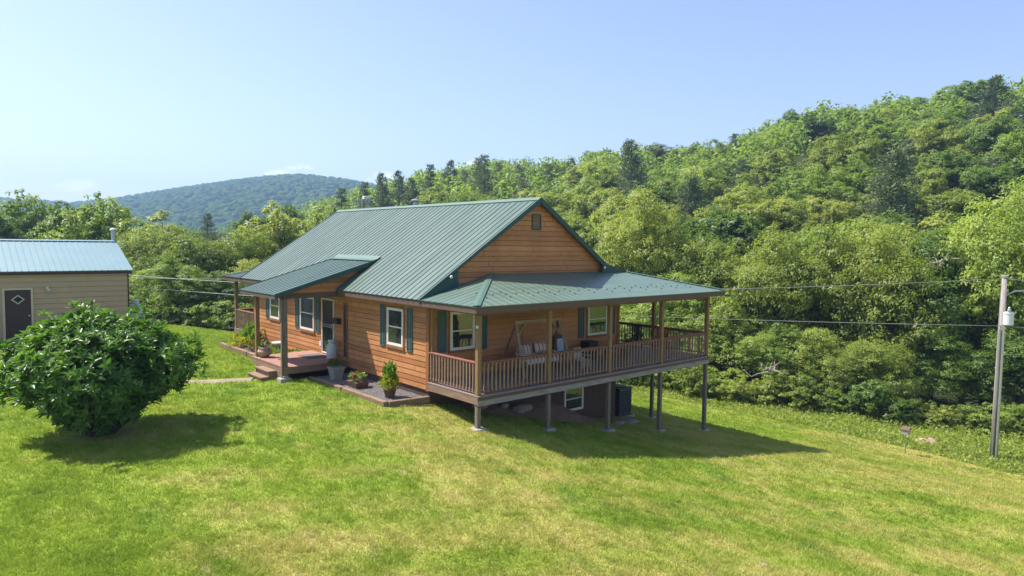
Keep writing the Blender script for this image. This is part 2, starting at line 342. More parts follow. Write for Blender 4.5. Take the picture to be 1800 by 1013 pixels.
# lawn edge
def lawn_mask(x, y):
    """1 on mown lawn, 0 in the rough / woods"""
    dx = x - CAM[0]; dy = y - CAM[1]; d = dx * FH[0] + dy * FH[1]; s_ = dx * RH[0] + dy * RH[1]
    u = 900 + 1196 * s_ / np.maximum(d, 1)
    lim = np.interp(u, [-400, 200, 300, 400, 600, 1000, 1100, 1300, 1500, 1640, 1800, 2400], [44, 44, 42, 42, 45, 42, 40, 35.5, 31, 28.5, 25.5, 22])
    return 1 - ss(-.4, .6, d - lim - 1.6 + .6 * np.sin(x * .8) * np.sin(y * .9 + 1))
nx, ny = XX.shape
idx = np.arange(nx * ny).reshape(nx, ny)
Fq = np.stack([idx[:-1, :-1], idx[1:, :-1], idx[1:, 1:], idx[:-1, 1:]], -1).reshape(-1, 4)
def lawn_color(nt, k, jitter=0):
    tc = N(nt, 'ShaderNodeTexCoord')
    def nz(s, det=3, ro=.6, st=None, loc=(0, 0, 0)):
        n = N(nt, 'ShaderNodeTexNoise'); n.inputs['Scale'].default_value = s; n.inputs['Detail'].default_value = det; n.inputs['Roughness'].default_value = ro
        mp = N(nt, 'ShaderNodeMapping'); mp.inputs['Location'].default_value = loc
        if st: mp.inputs['Scale'].default_value = st[:3]; mp.inputs['Rotation'].default_value = (0, 0, st[3])
        L(nt, tc.outputs['Object'], mp.inputs['Vector']); L(nt, mp.outputs[0], n.inputs['Vector'])
        return n.outputs['Fac']
    def math_(op, a, b, c=None):
        m = N(nt, 'ShaderNodeMath', operation=op)
        for i, v in enumerate((a, b, c)):
            if v is None: continue
            if isinstance(v, (int, float)): m.inputs[i].default_value = v
            else: L(nt, v, m.inputs[i])
        return m.outputs[0]
    def mapr(v, a, b, c=0., d=1.):
        m = N(nt, 'ShaderNodeMapRange'); m.inputs['From Min'].default_value = a; m.inputs['From Max'].default_value = b; m.inputs['To Min'].default_value = c; m.inputs['To Max'].default_value = d; L(nt, v, m.inputs['Value']); return m.outputs[0]
    def mixc(f, a, b):
        m = N(nt, 'ShaderNodeMixRGB'); L(nt, f, m.inputs['Fac'])
        for i, v in ((1, a), (2, b)):
            if isinstance(v, tuple): m.inputs[i].default_value = (*v, 1)
            else: L(nt, v, m.inputs[i])
        return m.outputs[0]
    A = R_(-40)
    big = nz(.13, 3); mid = nz(.9, 6, .72, (1, .55, 1, A)); streak = nz(.42, 3, .6, (1, .13, 1, A)); fine = nz(5.5, 5, .75); clov = nz(.55, 5, .7, (1, .6, 1, A), (7, 3, 0)); that = nz(1.3, 6, .75, (1, .5, 1, A), (3, 9, 0))
    gv = math_('MULTIPLY_ADD', fine, .5, math_('SUBTRACT', mid, .25))
    if jitter:
        wn = nz(45, 1); gv = math_('MULTIPLY_ADD', wn, .4, math_('SUBTRACT', gv, .2))
    g = ramp(nt, gv, [(.3, cmul((.18, .265, .028), k)), (.5, cmul((.265, .36, .038), k)), (.68, cmul((.335, .42, .052), k))])
    d = ramp(nt, gv, [(.3, cmul((.30, .315, .06), k)), (.52, cmul((.43, .42, .105), k)), (.72, cmul((.53, .47, .17), k))])
    sep = N(nt, 'ShaderNodeSeparateXYZ'); L(nt, tc.outputs['Object'], sep.inputs[0])
    yv = math_('ADD', mapr(sep.outputs['Y'], 4, -9, -.20, .10), mapr(sep.outputs['X'], -8, 6, -.06, .05))
    wv = N(nt, 'ShaderNodeTexWave', wave_type='BANDS', bands_direction='Y'); wv.inputs['Scale'].default_value = .19; wv.inputs['Distortion'].default_value = 1.6; wv.inputs['Detail Scale'].default_value = .35
    mpw = N(nt, 'ShaderNodeMapping'); mpw.inputs['Rotation'].default_value = (0, 0, R_(28)); L(nt, tc.outputs['Object'], mpw.inputs['Vector']); L(nt, mpw.outputs[0], wv.inputs['Vector'])
    yv = math_('MULTIPLY_ADD', wv.outputs['Fac'], .17, math_('SUBTRACT', yv, .085))
    q = math_('ADD', math_('ADD', big, streak), math_('MULTIPLY_ADD', mid, .9, yv))
    c = mixc(mapr(q, 1.30, 1.66), g, d)
    c = mixc(mapr(clov, .57, .68, 0, .75), c, cmul((.165, .28, .033), k))
    sel = math_('MULTIPLY', mapr(that, .58, .72), mapr(q, 1.24, 1.42))
    return mixc(sel, c, cmul((.50, .42, .19), k)), mid, fine, mixc, nz
def ground_mat():
    m, nt, b = nodes('lawn_and_rough')
    tc = N(nt, 'ShaderNodeTexCoord')
    lawn, mid, fine5, _, nz_ = lawn_color(nt, .8)
    fine = nz_(14, 4, .75)
    rough = ramp(nt, mid, [(.3, (.10, .16, .02)), (.55, (.19, .28, .03)), (.75, (.27, .36, .04))])
    at = N(nt, 'ShaderNodeAttribute', attribute_name='lawn')
    mx2 = N(nt, 'ShaderNodeMixRGB'); L(nt, at.outputs['Fac'], mx2.inputs['Fac']); L(nt, rough, mx2.inputs[1]); L(nt, lawn, mx2.inputs[2])
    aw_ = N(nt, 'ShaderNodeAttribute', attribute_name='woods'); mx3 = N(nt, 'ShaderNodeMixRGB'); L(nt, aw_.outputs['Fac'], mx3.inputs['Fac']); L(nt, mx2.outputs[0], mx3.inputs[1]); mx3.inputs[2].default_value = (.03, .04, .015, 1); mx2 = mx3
    fm = N(nt, 'ShaderNodeMapRange'); fm.inputs['From Min'].default_value = .3; fm.inputs['From Max'].default_value = .7; fm.inputs['To Min'].default_value = .72; fm.inputs['To Max'].default_value = 1.2; L(nt, fine, fm.inputs['Value'])
    hs = N(nt, 'ShaderNodeHueSaturation'); L(nt, fm.outputs[0], hs.inputs['Value']); L(nt, mx2.outputs[0], hs.inputs['Color'])
    L(nt, hs.outputs[0], b.inputs['Base Color']); b.inputs['Roughness'].default_value = .9; b.inputs['Specular IOR Level'].default_value = .15
    bp = N(nt, 'ShaderNodeBump'); bp.inputs['Strength'].default_value = .8; bp.inputs['Distance'].default_value = .05; L(nt, fine, bp.inputs['Height']); L(nt, bp.outputs[0], b.inputs['Normal'])
    return m
M['ground'] = ground_mat()
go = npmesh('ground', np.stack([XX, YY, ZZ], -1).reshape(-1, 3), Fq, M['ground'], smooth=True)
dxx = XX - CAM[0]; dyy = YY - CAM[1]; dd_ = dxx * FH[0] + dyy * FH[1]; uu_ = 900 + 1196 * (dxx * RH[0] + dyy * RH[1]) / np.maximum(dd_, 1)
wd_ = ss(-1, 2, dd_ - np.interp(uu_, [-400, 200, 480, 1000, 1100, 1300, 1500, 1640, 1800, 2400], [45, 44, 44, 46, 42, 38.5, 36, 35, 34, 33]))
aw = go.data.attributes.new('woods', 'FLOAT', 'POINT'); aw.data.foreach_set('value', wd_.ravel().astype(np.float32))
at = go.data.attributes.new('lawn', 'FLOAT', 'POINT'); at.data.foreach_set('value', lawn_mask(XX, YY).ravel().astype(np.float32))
tag(go, kind='structure')

# ---------------------------------------------------------------- the house
house = thing('house', 'orange-brown wood sided house with green metal roof and wraparound railed porch', 'house', (0, 0, 0))
W, LN, XM, DP = 9.05, 14.4, 11.53, 2.47
OV, ZE, ZR, RX = .5, 2.595, 5.932, 4.51
YF, YB, YP, YQ = -.23, 14.85, -2.98, 17.4
SL = (ZR - ZE) / (RX + OV); PS = .245; XE = XM + OV
def lap(mb, face, a0, a1, z0, z1, base=0., clip=None, pitch=.175):
    """lap siding; face 'x-' wall at x=base facing -X etc.; clip(z)->(a0,a1)"""
    n = int(math.ceil((z1 - z0) / pitch))
    for i in range(n):
        za = z0 + i * pitch; zb = min(za + pitch, z1)
        l0, l1 = (a0, a1), (a0, a1)
        if clip: l0 = clip(za); l1 = clip(zb)
        if l0[1] - l0[0] < .01: continue
        za += .022
        pts = [(l0[0], .034, za), (l0[1], .034, za), (l1[1], .024, zb), (l1[0], .024, zb), (l0[0], .0, za), (l0[1], .0, za), (l1[1], 0, zb), (l1[0], 0, zb)]
        if face == 'x-': P = [(base - o, a, z) for a, o, z in pts]
        elif face == 'y-': P = [(a, base - o, z) for a, o, z in pts]
        elif face == 'x+': P = [(base + o, a, z) for a, o, z in pts]
        else: P = [(a, base + o, z) for a, o, z in pts]
        mb.add(P, [(0, 1, 2, 3), (0, 4, 5, 1), (0, 3, 7, 4), (1, 5, 6, 2), (3, 2, 6, 7)])
# walls
mb = MB(); mb.box(0, W, 0, LN, -.3, 2.5)
lap(mb, 'x-', .0, LN, -.3, 2.45); lap(mb, 'y-', 0, W, -.3, 2.45); lap(mb, 'x+', 0, LN, -.3, 2.45, W); lap(mb, 'y+', 0, W, -.3, 2.45, LN)
build('wall', mb, M['siding'], house)
def zroof(x): return ZE + SL * (x + OV) if x <= RX else ZR - SL * (x - RX)
for nm, yb, fc in (('gable_wall', 0., 'y-'), ('gable_wall', LN, 'y+')):
    mb = MB()
    def clip(z):
        x0 = max(.0, (z + .12 - ZE) / SL - OV); x1 = RX + (ZR - .12 - z) / SL; return (x0, min(x1, 9.05))
    lap(mb, fc, 0, 9, 2.5, ZR - .15, yb, clip)
    d = .01 if fc == 'y-' else -.01
    mb.prism([(0, yb + d, 2.5), (W, yb + d, 2.5), (W, yb + d, zroof(W) - .12), (RX, yb + d, ZR - .13), (0, yb + d, zroof(0) - .12)], (0, .05 if fc == 'y-' else -.05, 0))
    build(nm, mb, M['siding'], house)
mb = MB(); mb.box(.02, W - .02, .02, LN - .02, -4.2, -.3)
build('foundation', mb, M['found'], house)
for (x, y, sx, sy) in ((0, 0, -1, -1), (W, 0, 1, -1), (0, LN, -1, 1), (W, LN, 1, 1)):
    build('corner_trim', MB().box(x + sx * .05, x - sx * .10, y + sy * .05, y - sy * .10, -.31, 2.44), M['trimwood'], house)

# roof sheets
def sheet(mb, O, e, u, poly, rib=.305, th=.03, r0=None, rh=.019):
    O = Vector(O); e = Vector(e).normalized(); u = Vector(u).normalized(); n = e.cross(u)
    if n.z < 0: n = -n
    P = [O + e * a + u * b for a, b in poly]
    mb.prism(P, -n * th)
    amin = min(a for a, b in poly); amax = max(a for a, b in poly)
    a = amin + (rib / 2 if r0 is None else r0)
    while a < amax - .03:
        bs = []
        for i in range(len(poly)):
            (a0, b0), (a1, b1) = poly[i], poly[(i + 1) % len(poly)]
            if (a0 - a) * (a1 - a) <= 0 and abs(a1 - a0) > 1e-6: bs.append(b0 + (b1 - b0) * (a - a0) / (a1 - a0))
        if len(bs) >= 2:
            b0, b1 = min(bs) - .015, max(bs) - .02
            if b1 - b0 > .08:
                q = [(-.026, 0), (-.013, rh), (.013, rh), (.026, 0)]
                v = [O + e * (a + x) + u * b0 + n * z for x, z in q] + [O + e * (a + x) + u * b1 + n * z for x, z in q]
                mb.add(v, [(0, 1, 5, 4), (1, 2, 6, 5), (2, 3, 7, 6), (0, 3, 2, 1), (4, 5, 6, 7)])
        a += rib
    return mb
slen = math.hypot(RX + OV, ZR - ZE)
roof = build('main_roof', sheet(MB(), (-OV, YF, ZE), (0, 1, 0), (RX + OV, 0, ZR - ZE), [(0, 0), (YB - YF, 0), (YB - YF, slen), (0, slen)]), M['roof'], house)
# right hand main slope down to the break, then the low side-porch slope
XB = RX + (ZR - (ZE + PS * (XE - RX))) / (SL - PS)   # where the planes meet
ZB = ZR - SL * (XB - RX)
mb = MB(); l2 = math.hypot(XB - RX, ZR - ZB)
sheet(mb, (XB, YF, ZB), (0, 1, 0), (-(XB - RX), 0, ZR - ZB), [(0, 0), (YB - YF, 0), (YB - YF, l2), (0, l2)])
build('main_roof_far_slope', mb, M['roof'], house)
k = math.sqrt(1 + PS * PS)
mb = MB(); dX = XE - XB
hp = 0 - YP   # hip run (2.98)
# side porch roof: eave along x=XE from YP to YQ, hips at both ends up to the wall line, full height between the gable lines
sheet(mb, (XE, YP, ZE), (0, 1, 0), (-1, 0, PS), [(0, 0), (YQ - YP, 0), (YQ - YP - (YQ - YB), (YQ - YB) * k), (YB - YP, dX * k), (YF - YP, dX * k), (YF - YP, (YF - YP) * k)])
build('side_porch_roof', mb, M['roof'], house)
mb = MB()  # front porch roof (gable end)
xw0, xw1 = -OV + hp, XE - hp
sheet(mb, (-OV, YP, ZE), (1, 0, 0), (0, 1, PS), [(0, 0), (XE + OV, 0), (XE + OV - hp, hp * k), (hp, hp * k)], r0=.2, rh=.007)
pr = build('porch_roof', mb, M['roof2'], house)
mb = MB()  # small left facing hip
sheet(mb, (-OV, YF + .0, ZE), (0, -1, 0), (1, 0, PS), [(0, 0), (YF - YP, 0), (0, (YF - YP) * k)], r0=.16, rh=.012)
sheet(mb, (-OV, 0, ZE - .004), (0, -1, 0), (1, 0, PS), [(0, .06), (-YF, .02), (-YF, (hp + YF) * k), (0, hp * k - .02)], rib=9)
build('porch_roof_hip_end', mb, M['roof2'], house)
mb = MB()  # rear porch
hq = YQ - LN
sheet(mb, (-OV, YQ, ZE), (1, 0, 0), (0, -1, PS), [(0, 0), (XE + OV, 0), (XE + OV - hq, hq * k), (hq, hq * k)])
build('rear_porch_roof', mb, M['roof'], house)
mb = MB(); sheet(mb, (-OV, YB, ZE), (0, 1, 0), (1, 0, PS), [(0, 0), (YQ - YB, 0), (0, (YQ - YB) * k)])
sheet(mb, (-OV, LN, ZE - .004), (0, 1, 0), (1, 0, PS), [(0, .06), (YB - LN, .02), (YB - LN, (hq - YB + LN) * k), (0, hq * k - .02)], rib=9)
build('rear_porch_hip_end', mb, M['roof'], house)
# ridge and hip caps
def cap(mb, a, b, na, nb, w=.16, lift=.028):
    """folded cap: a->b line, na/nb = down-slope unit directions either side"""
    a = Vector(a) + Vector((0, 0, lift)); b = Vector(b) + Vector((0, 0, lift)); na = Vector(na).normalized() * w; nb = Vector(nb).normalized() * w
    t = Vector((0, 0, .012))
    v = [a, b, b + na, a + na, b + nb, a + nb]; v += [p + t for p in v]
    mb.add(v, [(6, 7, 8, 9), (7, 6, 11, 10), (3, 2, 8, 9), (5, 4, 10, 11), (0, 3, 9, 6), (0, 6, 11, 5), (1, 7, 8, 2), (1, 4, 10, 7), (0, 1, 2, 3), (1, 0, 5, 4)])
mb = MB(); cap(mb, (RX, YF - .02, ZR), (RX, YB + .02, ZR), (-1, 0, -SL), (1, 0, -SL), .19)
build('ridge_cap', mb, M['ridge'], house)
def hipcap(mb, A, B, d1, d2, w=.2):
    cap(mb, A, B, d1, d2, w)
for (A, B, e1, e2) in (((-OV, YP, ZE), (xw0, 0, ZE + hp * PS), (0, 1, 0), (1, 0, 0)), ((XE, YP, ZE), (xw1, 0, ZE + hp * PS), (0, 1, 0), (-1, 0, 0)),
                       ((-OV, YQ, ZE), (-OV + hq, LN, ZE + hq * PS), (0, -1, 0), (1, 0, 0)), ((XE, YQ, ZE), (XE - hq, LN, ZE + hq * PS), (0, -1, 0), (-1, 0, 0))):
    mb = MB(); cap(mb, A, B, Vector(e1), Vector(e2), .15); build('hip_cap', mb, M['ridge'], house)
# rake trims (green) on both gables, with wooden soffit below
for y, sg in ((YF, -1), (YB, 1)):
    mb = MB()
    for (xa, za, xb, zb) in ((-OV - .01, ZE, RX, ZR), (XB, ZB, RX, ZR)):
        o = .0
        mb.add([(xa, y + sg * .018, za + .035), (xb, y + sg * .018, zb + .035), (xb, y + sg * .018, zb - .17), (xa, y + sg * .018, za - .17 if xa > 0 else za - .02),
                (xa, y - sg * .012, za + .035), (xb, y - sg * .012, zb + .035), (xb, y - sg * .012, zb - .17), (xa, y - sg * .012, za - .17 if xa > 0 else za - .02)],
               [(0, 1, 2, 3), (4, 7, 6, 5), (0, 4, 5, 1), (3, 2, 6, 7), (0, 3, 7, 4), (1, 5, 6, 2)])
    # filler panels between the steep rake and the low porch roofs
    def lowz(x): return ZE + PS * (x + OV)
    for a, b in ((-OV, .95),):
        mb.add([(a, y + sg * .006, ZE + .0), (b, y + sg * .006, zroof(b) - .1), (b, y + sg * .006, lowz(b) - .12), (a, y + sg * .006, ZE - .1),
                (a, y - sg * .05, ZE), (b, y - sg * .05, zroof(b) - .1), (b, y - sg * .05, lowz(b) - .12), (a, y - sg * .05, ZE - .1)],
               [(0, 1, 2, 3), (4, 7, 6, 5), (0, 3, 7, 4), (1, 5, 6, 2), (0, 4, 5, 1)])
    zf = ZE + (abs(YP - YF)) * PS if y == YF else ZE + (YQ - YB) * PS
    xe = XE - (abs(YP - YF) if y == YF else YQ - YB)
    mb.prism([(XB - .02, y + sg * .012, ZB + .03), (xe, y + sg * .012, zf + .03), (xe, y + sg * .012, zf - .05), (XB - .28, y + sg * .012, zf - .05), (XB - .28, y + sg * .012, ZB - .05)], (0, -sg * .03, 0))
    build('rake_trim', mb, M['rooftrim'], house)
    mb = MB()
    for (xa, za, xb, zb) in ((.6, zroof(.6), RX, ZR), (XB - .1, ZB + .066, RX, ZR)):
        mb.add([(xa, y + sg * -.012, za - .06), (xb, y + sg * -.012, zb - .06), (xb, y - sg * (.22 if y == YF else .44), zb - .06), (xa, y - sg * (.22 if y == YF else .44), za - .06),
                (xa, y + sg * -.012, za - .10), (xb, y + sg * -.012, zb - .10), (xb, y - sg * (.22 if y == YF else .44), zb - .10), (xa, y - sg * (.22 if y == YF else .44), za - .10)],
               [(0, 1, 2, 3), (4, 7, 6, 5), (0, 4, 5, 1), (3, 2, 6, 7), (0, 3, 7, 4), (1, 5, 6, 2)])
    build('rake_soffit', mb, M['soffit'], house)
for i_ in range(25):
    for b_ in ((.62, .86, 1.1) if i_ % 2 == 0 else (.9,)):
        xg = .35 + i_ * .46; pg = Vector((xg, YP + b_ / k, ZE + b_ / k * PS + .012))
        build('snow_guard', MB().box(pg.x - .014, pg.x + .014, pg.y - .016, pg.y + .016, pg.z - .01, pg.z + .02), M['rooftrim'], house)
# fascia boards
mb = MB(); mb.box(-OV + .03, -OV + .07, YP + .03, YQ - .03, ZE - .20, ZE - .035); build('fascia', mb, M['fascia'], house)
mb = MB(); mb.box(-OV + .072, XE - .072, YP + .03, YP + .07, ZE - .20, ZE - .035); build('fascia', mb, M['fascia'], house)
mb = MB(); mb.box(XE - .07, XE - .03, YP + .03, YQ - .03, ZE - .20, ZE - .035); build('fascia', mb, M['fascia'], house)
mb = MB(); mb.box(-OV + .072, XE - .072, YQ - .07, YQ - .03, ZE - .20, ZE - .035); build('fascia', mb, M['fascia'], house)
# ceilings of porch and eaves
mb = MB(); z0, z1 = 2.452, 2.475
mb.box(-OV + .08, XE - .08, YP + .08, -.05, z0, z1); mb.box(W + .05, XE - .08, -.048, LN + .05, z0, z1); mb.box(-OV + .08, XE - .08, LN + .052, YQ - .08, z0, z1); mb.box(-OV + .08, -.05, -.048, LN + .05, z0, z1)
build('porch_ceiling', mb, M['soffit'], house)
# beams over posts
mb = MB(); mb.box(-.07, XM + .07, -DP - .06, -DP + .06, 2.29, 2.45); mb.box(-.06, .06, -DP + .062, -.05, 2.30, 2.45); mb.box(XM - .06, XM + .06, -DP + .062, LN + DP, 2.29, 2.45); mb.box(-.06, .06, LN + .05, LN + DP, 2.3, 2.45); mb.box(.062, XM - .062, LN + DP - .06, LN + DP + .06, 2.3, 2.45)
build('porch_beam', mb, M['soffit'], house)
# deck: boards run across; structure = floor, rim beams
mb = MB()
def boards(x0, x1, y0, y1, ax, z=-.04, t=.04, w=.14):
    if ax == 'y':   # boards run along Y
        n = int((x1 - x0) / w)
        for i in range(n): mb.box(x0 + i * (x1 - x0) / n + .003, x0 + (i + 1) * (x1 - x0) / n - .003, y0, y1, z, z + t)
    else:
        n = int((y1 - y0) / w)
        for i in range(n): mb.box(x0, x1, y0 + i * (y1 - y0) / n + .003, y0 + (i + 1) * (y1 - y0) / n - .003, z, z + t)
boards(-.1, XM + .12, -DP - .14, -.03, 'y'); boards(W + .03, XM + .12, -.026, LN + DP + .12, 'x'); boards(-.1, W + .026, LN + .03, LN + DP + .12, 'y')
build('deck_floor', mb, M['deck'], house)
mb = MB(); mb.box(-.09, XM + .11, -DP - .12, -DP - .08, -.14, -.045); build('rim_board', mb, M['fascia'], house)
mb = MB(); mb.box(-.085, XM + .105, -DP - .105, -DP - .075, -.30, -.143)
mb.box(-.06, XM + .08, -DP + .0, -DP + .09, -.34, -.05)
build('rim_beam', mb, M['rimx'], house)
mb = MB(); mb.box(-.09, -.05, -DP - .078, -.04, -.26, -.045); build('rim_beam', mb, M['rimy'], house)
mb = MB(); mb.box(XM + .07, XM + .11, -DP - .078, LN + DP + .1, -.26, -.045); build('rim_beam', mb, M['rimy'], house)
mb = MB(); mb.box(-.09, XM + .068, LN + DP + .06, LN + DP + .1, -.26, -.045); mb.box(-.09, -.05, LN + .04, LN + DP + .058, -.26, -.045); build('rim_beam', mb, M['rimy'], house)
mb = MB()
for i in range(28):
    x = .1 + i * .41
    mb.box(x, x + .04, -DP + .092, -.04, -.24, -.044)
for i in range(32):
    y = .2 + i * .45
    mb.box(W + .03, XM + .06, y, y + .04, -.24, -.044)
build('floor_joists', mb, M['postgrey'], house)
# posts
def lpost(x, y, low=True, zt=2.29):
    mb = MB(); mb.box(x - .07, x + .07, y - .07, y + .07, 0.0, zt)
    p = build('post', mb, M['postwood'], house, bevel=.008)
    if low:
        g = gz(x, y); mb = MB(); mb.box(x - .065, x + .065, y - .065, y + .065, g + .06, -.342)
        build('stilt', mb, M['postgrey'], house, bevel=.006)
        mb = MB(); mb.box(x - .2, x + .2, y - .2, y + .2, g - .25, g + .06)
        build('footing', mb, M['concrete'], house, bevel=.02)
    return p
PX = [0, 2.80, 5.67, 8.57, XM]
for x in PX: lpost(x, -DP)
for y in (.1, 3.3, 6.5, 9.7, 12.9): lpost(XM, y)
for x in (0, 3.8, 7.6, XM): lpost(x, LN + DP)
mb = MB(); mb.box(.0, .09, -.16, -.06, 0, 2.29); build('half_post', mb, M['postwood'], house)
# railings
nb = [0]
extra = MB()
def railing(ax, a0, a1, c, n, mat, indiv=True):
    mb = MB()
    if ax == 'x':
        mb.box(a0, a1, c - .065, c + .065, .90, .945); mb.box(a0, a1, c - .02, c + .02, .83, .895); mb.box(a0, a1, c - .03, c + .03, .08, .135)
    else:
        mb.box(c - .065, c + .065, a0, a1, .90, .945); mb.box(c - .02, c + .02, a0, a1, .83, .895); mb.box(c - .03, c + .03, a0, a1, .08, .135)
    r = build('railing', mb, mat, house, bevel=.006)
    tgt = extra
    for i in range(n):
        a = a0 + (i + .7) * (a1 - a0) / (n + .4)
        x, y = (a, c - .04) if ax == 'x' else (c - .04, a)
        if indiv:
            b = MB(); b.box(x - .017, x + .017, y - .017, y + .017, .05, .89); build('baluster', b, M['balus'], r)
        else: tgt.box(x - .017, x + .017, y - .017, y + .017, .05, .89)
    return r
railing('y', -DP + .07, -.06, 0, 15, M['raily'])
for i in range(4): railing('x', PX[i] + .07, PX[i + 1] - .07, -DP, 17, M['rail'])
ys = [-DP, .1, 3.3, 6.5, 9.7, 12.9, LN + DP]
for i in range(len(ys) - 1): railing('y', ys[i] + .07, ys[i + 1] - .07, XM, 16 if i == 0 else 20, M['raily'], indiv=False)
railing('y', LN + .06, LN + DP - .07, 0, 14, M['raily'], indiv=False)
for a, b in ((.07, 3.73), (3.87, 7.53), (7.67, XM - .07)): railing('x', a, b, LN + DP, 22, M['rail'], indiv=False)
eb = build('baluster', extra, M['balus'], house); tag(eb, kind='stuff')

# windows, shutters, doors
def fm(face, base=0.):
    if face == 'x': return lambda a, o, z: (base - o, a, z)
    return lambda a, o, z: (a, base - o, z)
def bx(mb, f, a0, a1, o0, o1, z0, z1):
    v = [f(a, o, z) for z in (z0, z1) for o in (o0, o1) for a in (a0, a1)]
    return mb.add(v, [(0, 2, 3, 1), (4, 5, 7, 6), (0, 1, 5, 4), (2, 6, 7, 3), (0, 4, 6, 2), (1, 3, 7, 5)])
def frame(mb, f, a0, a1, z0, z1, t, o0, o1):
    bx(mb, f, a0, a0 + t, o0, o1, z0, z1); bx(mb, f, a1 - t, a1, o0, o1, z0, z1)
    bx(mb, f, a0 + t, a1 - t, o0, o1, z0, z0 + t); bx(mb, f, a0 + t, a1 - t, o0, o1, z1 - t, z1)
def window(face, a0, a1, z0, z1, sill=True, par=None, base=0.):
    f = fm(face, base); mb = MB(); par = par or house
    frame(mb, f, a0, a1, z0, z1, .05, .0, .07)
    w = build('window', mb, M['white'], par, bevel=.004)
    zm = (z0 + z1) / 2; mb = MB()
    frame(mb, f, a0 + .052, a1 - .052, zm - .015, z1 - .052, .035, .035, .055)
    build('upper_sash', mb, M['white'], w)
    mb = MB(); frame(mb, f, a0 + .052, a1 - .052, z0 + .052, zm + .015, .035, .04, .066)
    build('lower_sash', mb, M['white'], w)
    mb = MB(); bx(mb, f, a0 + .09, a1 - .09, .028, .042, zm + .02, z1 - .09); build('pane', mb, M['glass'], w)
    mb = MB(); bx(mb, f, a0 + .09, a1 - .09, .03, .046, z0 + .09, zm - .02); build('pane', mb, M['glass'], w)
    mb = MB(); bx(mb, f, a0 + .051, a1 - .051, .004, .026, z0 + .051, z1 - .051); build('blind', mb, M['screen'], w)
    if sill:
        mb = MB(); bx(mb, f, a0 - .06, a1 + .06, .0, .075, z0 - .09, z0 - .003); build('window_sill', mb, M['trimwood'], w)
        mb = MB(); bx(mb, f, a0 - .07, a0 - .003, .0, .045, z0, z1 + .07); bx(mb, f, a1 + .003, a1 + .07, .0, .045, z0, z1 + .07); bx(mb, f, a0 - .003, a1 + .003, .0, .045, z1 + .003, z1 + .07)
        build('casing', mb, M['trimwood'], w)
    return w
def shutter(face, a0, a1, z0, z1, base=0.):
    f = fm(face, base); mb = MB(); bx(mb, f, a0, a1, .02, .042, z0, z1); frame(mb, f, a0 + .001, a1 - .001, z0 + .001, z1 - .001, .055, .0425, .06)
    zm = z0 + (z1 - z0) * .45; bx(mb, f, a0 + .056, a1 - .056, .0425, .058, zm - .04, zm + .04)
    bx(mb, f, a0 + .09, a1 - .09, .0425, .054, z0 + .09, zm - .07); bx(mb, f, a0 + .09, a1 - .09, .0425, .054, zm + .07, z1 - .09)
    return build('shutter', mb, M['shutter'], house, bevel=.003)
window('x', 1.42, 2.42, .90, 2.16); shutter('x', .88, 1.20, .80, 2.22); shutter('x', 2.56, 2.88, .80, 2.22)
window('x', 8.02, 9.32, .74, 2.12); shutter('x', 7.5, 7.85, .72, 2.15); shutter('x', 9.45, 9.80, .72, 2.15)
window('x', 11.44, 12.48, .90, 2.05); shutter('x', 12.62, 12.95, .84, 2.12)
window('y', .78, 1.76, .90, 2.14); shutter('y', .30, .64, .86, 2.2); shutter('y', 1.96, 2.29, .82, 2.16)
window('y', 7.24, 8.34, .87, 2.1); shutter('y', 6.72, 7.04, .81, 2.14); shutter('y', 8.52, 8.83, .81, 2.14)
window('y', 6.04, 7.08, -1.92, -1.0, sill=False, base=.02)
# storm door
f = fm('x'); mb = MB(); frame(mb, f, 6.30, 7.31, .0, 2.14, .05, .0, .07); dr = build('front_door', mb, M['white'], house)
mb = MB(); frame(mb, f, 6.352, 7.258, .052, 2.088, .09, .02, .05); bx(mb, f, 6.442, 7.168, .02, .05, 1.02, 1.1); build('door_leaf', mb, M['blackdoor'], dr)
mb = MB(); bx(mb, f, 6.443, 7.167, .025, .04, .143, 1.018); bx(mb, f, 6.443, 7.167, .025, .04, 1.102, 1.997); build('door_glass', mb, M['glass'], dr)
mb = MB(); bx(mb, f, 6.36, 7.2, .0505, .058, 1.12, 1.145); bx(mb, f, 6.36, 7.2, .0505, .058, 1.04, 1.06); bx(mb, f, 6.40, 6.43, .05, .10, 1.0, 1.2); build('door_handle', mb, M['galv'], dr)
mb = MB(); frame(mb, f, 5.22, 5.56, .0, 2.08, .06, .0, .06); sl_ = build('sidelight', mb, M['trimwood'], house)
mb = MB(); bx(mb, f, 5.281, 5.499, .03, .042, .061, 2.019); build('pane', mb, M['glass'], sl_)
mb = MB(); bx(mb, f, 7.42, 7.56, .0, .05, .22, .42); build('outlet_cover', mb, M['whitepaint'], house)
mb = MB()
f2 = fm('y'); frame(mb, f2, 4.27, 4.70, 4.82, 5.38, .04, .0, .06)
for i in range(8): bx(mb, f2, 4.311, 4.659, .02, .05, 4.875 + i * .06, 4.90 + i * .06)
bx(mb, f2, 4.311, 4.659, -.02, .018, 4.861, 5.339)
build('gable_vent', mb, M['rooftrim'], house)
